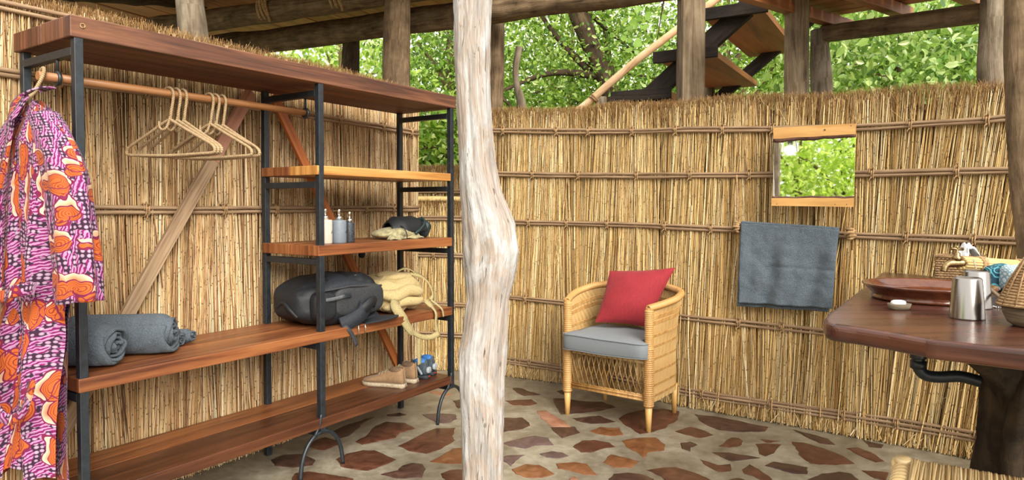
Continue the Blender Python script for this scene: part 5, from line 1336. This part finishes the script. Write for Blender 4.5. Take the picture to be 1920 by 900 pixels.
# wicker tray box with tissue
M['weave'] = mat_wood('woven basket', (.17, .085, .033), (.32, .19, .085), (.46, .31, .155), .7, 90, 40, .5, .1)
wb = P(1800, 515, 3.32); wb.z = CZ; bx = thing('wicker_box', 'small brown woven box with tissue behind the brass tap', 'box', wb, -.6)
for (lo, hi) in (((-.10, -.07, 0), (.10, -.064, .115)), ((-.10, .064, 0), (.10, .07, .115)), ((-.10, -.064, 0), (-.094, .064, .115)), ((.094, -.064, 0), (.10, .064, .115))):
    m = MB(); nrow = 10
    alongx = hi[0] - lo[0] > .05; a = Vector(((lo[0] if alongx else (lo[0]+hi[0])/2), ((lo[1]+hi[1])/2 if alongx else lo[1]), 0)); b = Vector(((hi[0] if alongx else a.x), (a.y if alongx else hi[1]), 0))
    for r in range(nrow):
        z = .006 + r*.0115; q = [a.lerp(b, i/24) + Vector((0, 0, z)) + ((b-a).cross(Vector((0, 0, 1))).normalized())*(.0035*(1 if (i + r) % 2 else -1)) for i in range(25)]; m.tube(q, .0055, 5)
    m.build('woven_side', M['weave'], bx, local=True)
m = MB(); m.box((-.1, -.07, 0), (.1, .07, .006)); m.build('bottom', M['weave'], bx, local=True)
m = MB(); q = [(-.1, -.07), (.1, -.07), (.1, .07), (-.1, .07), (-.1, -.07)]; m.tube([Vector((x, y, .118)) for x, y in q], .008, 7); m.build('rim', M['weave'], bx, local=True)
ti = MB(); tc_ = P(1822, 470, 3.30)
ti.grid(lambda u, v: (tc_.x + (u-.5)*.13 + .01*nz(u*6, v*6, 1), tc_.y + (v-.5)*.07 + .03*nz(u*5, v*5, 9), CZ + .10 + .085*math.exp(-((u-.35)/.25)**2)*(1 - .5*abs(v-.5)) + .03*nz(u*7, v*7, 4)), 26, 20)
o = ti.build('tissue', mat_plain('white tissue', (.80, .82, .84), .9, 0, 30, .02, .1)); o.modifiers.new('s', 'SOLIDIFY').thickness = .002; tag(o, 'crumpled white tissue sticking out of the woven box', 'tissue')
# printed cloth bags
def cloth_print(name, kind):
    t = NT(name); o = t.uv((1, 1, 1), False)
    if kind == 'teal':
        v = t.n('TexVoronoi', {'Vector': o, 'Scale': 22.0, 'Randomness': .7}).outputs['Distance']; s = t.math('SINE', t.math('MULTIPLY', v, 34.0))
        col = t.ramp(s, [(.2, (.006, .045, .075)), (.55, (.01, .15, .21)), (.9, (.10, .38, .45))])
    else:
        v = t.n('TexVoronoi', {'Vector': o, 'Scale': 70.0, 'Randomness': .12}).outputs['Distance']; col = t.ramp(v, [(.25, (.55, .66, .70)), (.42, (.10, .22, .30)), (.6, (.5, .62, .66))])
    t.set(Base_Color=col, Roughness=.8); return t.m
for nm, lab, px, kd, sx, hh in (('cloth_bag', 'teal circle-print cloth bag behind the steel tumblers', 1868, 'teal', .062, .115), ('cloth_bag', 'pale blue diamond-print cloth bag beside the teal bag', 1912, 'pale', .075, .12)):
    p = P(px, 540, 2.93 if kd == 'teal' else 2.86); p.z = CZ; m = MB()
    m.soft(sx, .05, hh/2, .6, .6, 32, 20, fn=lambda q, p=p, hh=hh, kd=kd: (p.x + q.x*(1 + .1*nz(q.z*20, 3)) + .008*nz(q.x*20, q.z*20), p.y + q.y + .008*nz(q.x*18, q.z*18, 2), CZ + max(.001, q.z + hh/2 - .001 + .01*nz(q.x*22, q.y*22))))
    b_ = m.build(nm, cloth_print(kd + ' print', kd)); tag(b_, lab, 'bag')
# wooden scoop, gourd-shaped basket
m = MB(); a = P(1836, 536, 2.55); b = P(1893, 572, 2.30); a.z = CZ + .085; b.z = CZ + .03
m.strap([a.lerp(b, i/8) for i in range(9)], [.018, .02, .02, .02, .021, .021, .022, .022, .024], .006, (.2, -.3, 1)); sc_ = m.build('wooden_spatula', M['log_tan']); tag(sc_, 'flat wooden stick leaning from the woven basket to the tumbler', 'stick')
gp = ZP(1928, 612, CZ); gp = Vector((gp.x + .01, gp.y, CZ)); gb = thing('lidded_basket', 'conical woven lid over a round wooden bowl at the right edge', 'basket', gp)
m = MB(); m.lathe([(0, 0), (.045, 0), (.062, .012), (.074, .04), (.077, .062), (0, .062)], 28, gp); m.build('bowl', M['log_tan'], gb)
m = MB()
for k in range(17):
    z = .066 + k*.0085; r = .086 - .0000*k - .0042*k; m.ring(gp + Vector((0, 0, z)), r, .0052, (0, 0, 1), 30, 6)
m.build('woven_lid', M['weave'], gb)
m = MB()
for k in range(14):
    a = 2*math.pi*k/14; m.tube([gp + Vector((.090*math.cos(a), .090*math.sin(a), .062)), gp + Vector((.055*math.cos(a), .055*math.sin(a), .145)), gp + Vector((.018*math.cos(a), .018*math.sin(a), .212))], .003, 5)
m.build('lid_ribs', M['weave'], gb)
# ------------------------------------------------------------------ mirror
mc = [P(1452, 240, 4.10), P(1606, 232, 3.83), P(1600, 388, 3.83), P(1448, 386, 4.10)]   # TL TR BR BL
mx = ((mc[1] + mc[2])/2 - (mc[0] + mc[3])/2); MWID = mx.length; mx.normalize(); mz = ((mc[0] + mc[1])/2 - (mc[2] + mc[3])/2); MHT = mz.length; mz = (mz - mx*mz.dot(mx)).normalized(); my = mz.cross(mx)
mcen = sum(mc, Vector())/4
if my.y < 0: my = -my        # away from the room
mir = thing('wall_mirror', 'square mirror between two live-edge wooden bars on the reed wall', 'mirror', mcen)
def mp(x, y, z): return mcen + mx*x + my*y + mz*z
glass = NT('mirror glass'); glass.set(Base_Color=(.93, .95, .94, 1), Metallic=1.0, Roughness=.015)
m = MB(); m.obox(mp(0, .006, 0), mx*MWID/2, my*.003, mz*(MHT/2 - .015)); m.build('glass', glass.m, mir)
M['pine'] = mat_wood('honey pine', (.42, .20, .055), (.58, .32, .10), (.68, .42, .16), .5, 2, 24, .1, .1)
M['barkedge'] = mat_bark('bark edge', [(.3, (.05, .022, .014)), (.6, (.14, .07, .05)), (.8, (.24, .13, .09))], 8, 30, .6)
for s, w0, w1, b0, b1 in ((1, .066, .060, .020, .014), (-1, .046, .050, .010, .012)):
    n = 30; m = MB(); m2 = MB(); R1 = []; R2 = []
    for i in range(n+1):
        t = i/n; x = lerp(-MWID/2, MWID/2, t); zo = s*MHT/2; zi = zo - s*(lerp(w0, w1, t) + .004*nz(t*5, s)); zi2 = zi - s*(lerp(b0, b1, t) + .006*nz(t*9, s*3) + .003*nz(t*25, 1))
        q = [mp(x, -.018, zo), mp(x, .004, zo), mp(x, .004, zi), mp(x, -.018, zi)]; q2 = [mp(x, -.017, zi), mp(x, .004, zi), mp(x, .003, zi2), mp(x, -.006, zi2)]
        R1.append(q if s < 0 else q[::-1]); R2.append(q2 if s < 0 else q2[::-1])
    m.loft(R1, smooth=False); m2.loft(R2, smooth=True)
    for mm, k in ((m, .10), (m2, .04)): mm.uv = [[(u, v*k) for u, v in f] for f in mm.uv]
    bar = m.build('wood_bar', M['pine'], mir); m2.build('bark_edge', M['barkedge'], bar)
m = MB(); m.soft(.007, .002, .005, 1, 1, 10, 6, Matrix.Translation(mp(.065, -.0185, MHT/2 - .028))); m.build('knot', M['barkedge'], mir)
for x, z in ((-.19, -MHT/2 + .012), (.13, -MHT/2 + .014), (.19, -MHT/2 + .014), (.2, MHT/2 - .012)):
    m = MB(); m.soft(.0025, .002, .0025, 1, 1, 8, 6, Matrix.Translation(mp(x, -.0185, z))); m.build('nail', M['black'], mir)
# ------------------------------------------------------------------ hand towel on the wall pole
tq = [P(1393, 418, 4.285), P(1575, 430, 3.965), P(1563, 577, 3.965), P(1389, 566, 4.285)]
tx = (tq[1] - tq[0]).normalized(); tn = Vector((tx.y, -tx.x, 0)).normalized(); tn = tn if tn.y < 0 else -tn
ht = thing('hand_towel', 'slate blue terry towel hanging on the reed wall below the mirror', 'towel', (tq[0] + tq[1])/2 * 1.0)
def tw(dn, sh, dz):
    def g(u, v):
        p = tq[0].lerp(tq[1], u).lerp(tq[3].lerp(tq[2], u), v*(1 + dz)) + tx*sh*v
        wv = (.012*math.sin(u*13 + 1) + .007*math.sin(u*27 + v*3) + .012*nz(u*5, v*4, 3)) * sstep(0, .5, v) + .004*nz(u*14, v*11, 5) - .006*math.exp(-((v-.52)/.02)**2)*(u > .3)
        return p + tn*(dn + wv)
    return g
m = MB(); m.grid(tw(.035, 0, 0), 60, 50); o = m.build('front_fall', M['towel'], ht); o.modifiers.new('s', 'SOLIDIFY').thickness = .006
m = MB(); m.grid(tw(.008, -.02, .055), 50, 40); o = m.build('back_fall', M['towel'], ht); o.modifiers.new('s', 'SOLIDIFY').thickness = .006
m = MB()
def fold_(u, v):
    p = tq[0].lerp(tq[1], u); a = math.pi*v; return p + tn*(.0215 + .0135*math.cos(a)) + Vector((0, 0, .013*math.sin(a) + .002*nz(u*9, v)))
m.grid(fold_, 60, 10); o = m.build('fold', M['towel'], ht); o.modifiers.new('s', 'SOLIDIFY').thickness = .006
m = MB(); c = tq[3].lerp(tq[2], .10) + tn*.014 + Vector((0, 0, -.012)); m.obox(c, tx*.014, tn*.0015, Vector((0, 0, .010))); m.build('care_tag', M['navy'], ht)
m = MB(); m.obox(c + tn*.002 + tx*.006, tx*.004, tn*.0012, Vector((0, 0, .005))); m.build('care_tag_mark', mat_teal, ht)
# ------------------------------------------------------------------ woven stool, lower right
SZ = .48; k0 = ZP(1678, 852, SZ); k1 = ZP(1920, 895, SZ); sx_ = (k1 - k0).normalized(); sy_ = Vector((sx_.y, -sx_.x, 0)); sy_ = sy_ if sy_.y < 0 else -sy_
M['palm'] = mat_wood('palm fibre', (.42, .27, .11), (.66, .47, .22), (.82, .66, .40), .7, 4, 60, .4, .05)
so_ = thing('woven_stool', 'pale woven palm stool in the lower right corner', 'stool', (k0 + sx_*.22 + sy_*.22).to_2d().to_3d())
def sp(a, b, z): return k0 + sx_*a + sy_*b + Vector((0, 0, z - SZ))
SW = .46
for a, b in ((.03, .03), (SW-.03, .03), (.03, SW-.03), (SW-.03, SW-.03)):
    m = MB(); m.tube([sp(a, b, 0), sp(a, b, SZ - .03)], .021, 12); m.build('leg', M['cane_leg'], so_)
for a0, b0, a1, b1 in ((.03, .03, SW-.03, .03), (.03, SW-.03, SW-.03, SW-.03), (.03, .03, .03, SW-.03), (SW-.03, .03, SW-.03, SW-.03)):
    for z in (SZ - .04, .16):
        m = MB(); m.tube([sp(a0, b0, z), sp(a1, b1, z)], .017, 10); m.build('rail', M['cane_leg'], so_)
R2 = random.Random(5)
for i in range(52):
    a = lerp(.055, SW - .055, i/51); w = .0045*R2.uniform(.8, 1.25); zt = SZ + R2.uniform(-.004, .002)
    q = catmull([sp(a, .03, SZ - .07), sp(a, .006, SZ - .05), sp(a + R2.uniform(-.003, .003), .010, SZ - .014), sp(a, .032, zt - .002), sp(a + R2.uniform(-.004, .004), SW/2, zt - .010), sp(a, SW - .032, zt - .002), sp(a, SW - .01, SZ - .014), sp(a, SW - .006, SZ - .05), sp(a, SW - .03, SZ - .07)], 3)
    m = MB(); m.tube(q, w, 5); m.build('strand', M['palm'], so_)
for a in (.03, SW - .03):
    m = MB()
    for j in range(26):
        b = lerp(.03, SW - .03, j/25); m.ring(sp(a, b, SZ - .035), .024, .009, sy_ + Vector((0, 0, .35*(-1)**j)), 14, 6)
    m.build('braided_edge', M['palm'], so_)
for a, b in ((.03, .03), (SW-.03, .03), (.03, SW-.03), (SW-.03, SW-.03)):
    m = MB()
    for j in range(7): m.ring(sp(a, b, SZ - .02 - .017*j), .030, .011, (R2.uniform(-.6, .6), R2.uniform(-.6, .6), 1), 14, 6)
    m.soft(.03, .03, .02, .9, .9, 14, 8, Matrix.Translation(sp(a, b, SZ - .012))); m.build('corner_knot', M['palm'], so_)
# ------------------------------------------------------------------ lamp on a post behind the viewer (seen in the mirror)
def mirror_pt(px, py, t):
    d = ray(px, py).normalized(); o = Vector((0, 0, HC)); n = my
    k = (mcen - o).dot(n)/d.dot(n); h = o + d*k; r = d - n*2*d.dot(n); return h + r*t
lp = mirror_pt(1481, 282, 5.2)
lamp = thing('hanging_lamp', 'glowing globe bulb in a clear glass shade, reflected in the mirror', 'lamp', lp)
gl = NT('clear glass'); gl.set(Base_Color=(1, 1, 1, 1), Roughness=.02, Transmission_Weight=1.0, IOR=1.15)
em = NT('lit bulb'); em.set(Base_Color=(1, .9, .75, 1), Emission_Color=(1.0, .86, .62, 1), Emission_Strength=14.0)
m = MB(); m.soft(.062, .062, .06, 1, 1, 24, 16, Matrix.Translation(lp)); m.build('bulb', em.m, lamp)
m = MB(); m.lathe([(.105, -.02), (.10, .06), (.085, .14), (.04, .18), (.03, .19)], 28, lp); o = m.build('glass_shade', gl.m, lamp)
m = MB(); m.lathe([(0, .05), (.026, .05), (.03, .19), (.012, .22), (0, .22)], 16, lp); m.build('socket', M['black'], lamp)
pp = mirror_pt(1455, 330, 6.0); pp.z = 0
m = MB(); m.tube([lp + Vector((0, 0, .21)), lp + Vector((0, 0, .55)), Vector((pp.x, pp.y, lp.z + .58))], .008, 7); m.build('cable', M['black'], lamp)
pd = log(Vector((pp.x, pp.y, -.15)), Vector((pp.x, pp.y, 3.1)), 0.055, .05, 'log_grey', 'grey post with the lamp behind the viewer, seen in the mirror', 'lamp_post', cat='post', seed=3.1)

# ------------------------------------------------------------------ trees and shrubs outside
LF = {'bright': mat_leaf('bright leaf', [(.08, .18, .02), (.22, .40, .04), (.38, .55, .08), (.58, .70, .18), (.80, .86, .5)]),
      'mid': mat_leaf('mid leaf', [(.02, .06, .010), (.07, .17, .02), (.17, .33, .04), (.33, .50, .08), (.60, .70, .30)]),
      'lit': mat_leaf('backlit leaf', [(.34, .52, .07), (.48, .64, .10), (.62, .74, .18), (.8, .86, .4)], .68),
      'deep': mat_leaf('deep leaf', [(.025, .07, .012), (.06, .15, .025), (.12, .25, .04), (.22, .36, .08)], .35),
      'cool': mat_leaf('waxy leaf', [(.05, .12, .03), (.15, .29, .06), (.30, .47, .11), (.48, .62, .19), (.74, .82, .48)], .42, .28)}
def leaves(name, pts, size, mat, parent, seed, up=.55):
    R = np.random.default_rng(seed); N = len(pts)
    d = R.normal(0, 1, (N, 3)); d[:, 2] -= .35; d /= np.linalg.norm(d, axis=1, keepdims=True)
    n = R.normal(0, .75, (N, 3)); n[:, 2] += up; n[:, 1] -= .25
    n -= d * (n * d).sum(1, keepdims=True); n /= np.linalg.norm(n, axis=1, keepdims=True)
    s = np.cross(d, n); L = (size * R.uniform(.6, 1.35, N))[:, None]; Wd = L * R.uniform(.42, .62, N)[:, None]; cup_ = L * R.uniform(.04, .16, N)[:, None]
    V = np.stack([pts, pts + d*L*.33 + s*Wd*.5 + n*cup_, pts + d*L*.70 + s*Wd*.40 + n*cup_, pts + d*L, pts + d*L*.70 - s*Wd*.40 + n*cup_, pts + d*L*.33 - s*Wd*.5 + n*cup_], 1).reshape(-1, 3)
    b = np.arange(N)[:, None]*6
    Q = np.concatenate([b + np.array([[0, 1, 2, 3]]), b + np.array([[0, 3, 4, 5]])])
    o = mesh_np(name, V, Q, None, mat, parent, smooth=False); return tag(o, kind='stuff')
def tree(name, label, base, top, rad, n, size, leaf, seed, cat='tree', trunk=.09, bark='log', nclump=60, lean=(0, 0), nbr=9, path=None):
    R = np.random.default_rng(seed); rr = random.Random(seed); c = Vector(top)
    t = thing(name, label, cat, (base[0], base[1], -.15))
    q = catmull([Vector((base[0], base[1], -.16)), Vector((base[0], base[1], 0)).lerp(c, .4) + Vector((lean[0], lean[1], 0)), c + Vector((0, 0, -rad[2]*.1)), c + Vector((lean[0]*.4, 0, rad[2]*.6))], 8)
    if path: q = catmull(path, 8)
    m = MB(); m.tube(q, [trunk*(1 - (.35 if path else .75)*i/(len(q)-1)) for i in range(len(q))], 10, wob=.2, seed=seed); m.build('trunk', M[bark], t)
    cl = R.normal(0, 1, (nclump, 3)); cl /= np.linalg.norm(cl, axis=1, keepdims=True); cl *= (R.uniform(.15, 1, (nclump, 1))**.5) * np.array(rad); cl += np.array(c)
    for k in range(nbr):
        e = Vector(cl[k*nclump//nbr]); s0 = q[int(len(q)*rr.uniform(.45, .85))]
        md = s0.lerp(e, .5) + Vector((rr.uniform(-.15, .15), rr.uniform(-.15, .15), rr.uniform(0, .2)))
        m = MB(); br = catmull([s0, md, e], 6); m.tube(br, [trunk*.35*(1 - .8*i/(len(br)-1)) + .004 for i in range(len(br))], 6); m.build('branch', M[bark], t)
    idx = R.integers(0, nclump, n); sg = np.array(rad)*.20 + .06
    pts = cl[idx] + R.normal(0, 1, (n, 3))*sg
    pts[:, 2] = np.maximum(pts[:, 2], .15)
    leaves('foliage', pts, size, LF[leaf], t, seed); return t
tree('leafy_tree', 'bright yellow-green tree outside beneath the left deck beam', (-2.6, 9.4), (-2.3, 9.2, 2.6), (1.7, .9, 1.5), 5200, .10, 'bright', 1)
tree('leafy_tree', 'dense dark green tree outside just left of the bleached trunk', (-.9, 8.6), (-.75, 8.3, 2.7), (.95, .7, 1.7), 9500, .062, 'mid', 2, trunk=.12, nclump=80)
tree('leafy_shrub', 'bright shrub beyond the gap beside the shelf end', (-.8, 7.9), (-.7, 7.75, 1.9), (.8, .35, .75), 2600, .085, 'bright', 3, 'shrub', .03, nclump=45)
tree('leafy_tree', 'tree with a dark leaning trunk outside right of the bleached trunk', (1.80, 7.6), (.45, 8.6, 3.2), (1.6, .8, 1.9), 12000, .062, 'mid', 4, trunk=.14, bark='log_dark', nclump=120, nbr=6, path=[(1.9, 8.2, -.16), (1.6, 8.2, 1.2), (1.23, 8.2, 2.55), (.67, 8.2, 3.9), (.4, 8.2, 4.8)])
tree('leafy_tree', 'fine-leaved green tree behind the pale handrail', (.9, 10.5), (.9, 10.2, 2.9), (1.9, .7, 1.9), 9000, .08, 'bright', 5, trunk=.10, nclump=90)
tree('leafy_tree', 'green tree outside behind the stair treads', (3.0, 9.0), (2.7, 8.6, 2.9), (1.6, .9, 1.8), 11000, .07, 'mid', 6, trunk=.10, nclump=100)
tree('leafy_shrub', 'waxy pale green shrub outside below the landing', (3.6, 6.5), (3.55, 6.3, 2.25), (1.0, .6, 1.15), 7000, .082, 'cool', 7, 'shrub', .05, nclump=120)
tree('leafy_shrub', 'pale green shrub outside between the landing and the grey knotted post', (4.6, 6.6), (4.6, 6.5, 2.3), (1.0, .6, 1.2), 7000, .085, 'cool', 8, 'shrub', .05, nclump=120)
tree('leafy_tree', 'tall green tree far behind the waxy shrubs', (5.0, 9.5), (4.9, 9.4, 3.2), (2.0, .9, 2.0), 7000, .11, 'bright', 9, trunk=.11, nclump=90)
tree('leafy_tree', 'far hazy green tree at the left, beyond the yellow-green tree', (-3.6, 13.5), (-3.4, 13.4, 3.2), (2.6, 1, 2.3), 4200, .17, 'bright', 10, trunk=.12)
tree('leafy_tree', 'far green tree in the middle, beyond the leaning trunk', (.8, 14), (.8, 13.8, 3.4), (2.8, 1, 2.6), 3200, .16, 'bright', 12, trunk=.14, nclump=80)
tree('leafy_tree', 'far green tree at the right, beyond the stair', (5.3, 14), (5.3, 13.8, 3.4), (3.0, 1, 2.6), 3600, .16, 'bright', 13, trunk=.14, nclump=80)
# greenery behind the viewer, seen only in the mirror
v0 = mirror_pt(1500, 330, 10.5); v1 = mirror_pt(1580, 340, 11.5)
tree('leafy_tree', 'bright green tree behind the viewer, filling the middle of the mirror', (v0.x, v0.y), (v0.x, v0.y, 2.2), (1.5, 1.5, 1.7), 6500, .105, 'lit', 21, nclump=90)
tree('leafy_tree', 'green tree behind the viewer, at the right in the mirror', (v1.x, v1.y), (v1.x, v1.y, 2.3), (1.3, 1.3, 1.6), 4500, .105, 'lit', 22, nclump=70)
# large leaves of a near branch hanging over the stair
br = thing('leafy_branch', 'hanging branch with large round leaves above the pale handrail', 'branch', P(1225, -60, 6.6))
m = MB(); q = [P(x, y, 6.6) for x, y in ((1300, -150), (1262, -60), (1245, 0), (1238, 40), (1232, 75))]; m.tube(catmull(q, 5), [.012 - .0004*i for i in range(21)], 6); m.build('twig', M['log_dark'], br)
R3 = random.Random(9); LM = []
for k in range(4):
    m = MB(); n = 12; L = .07; pts = []
    for i in range(n):
        a = 2*math.pi*i/n; r = 1 + .12*math.cos(2*a) + R3.uniform(-.06, .06); pts.append(Vector((L*.5*r*math.cos(a)*.85, L*.5*r*math.sin(a) - L*.5, .010*abs(math.cos(a)))))
    m.v = pts + [Vector((0, -L*.5, 0))]
    for i in range(n): m.face([i, (i+1) % n, n], None, True)
    LM.append(m.mesh('leaf', LF['mid']))
for i in range(46):
    p = P(R3.uniform(1172, 1262), R3.uniform(-20, 105), 6.6 + R3.uniform(-.25, .25))
    Mx = Matrix.Translation(p) @ Matrix.Rotation(R3.uniform(-.8, .8), 4, 'Y') @ Matrix.Rotation(R3.uniform(-1.4, -.3) + 1.9, 4, 'X') @ Matrix.Rotation(R3.uniform(0, 6.28), 4, 'Z') @ Matrix.Scale(R3.uniform(.7, 1.2), 4)
    shared('leaf', R3.choice(LM), br, Mx)
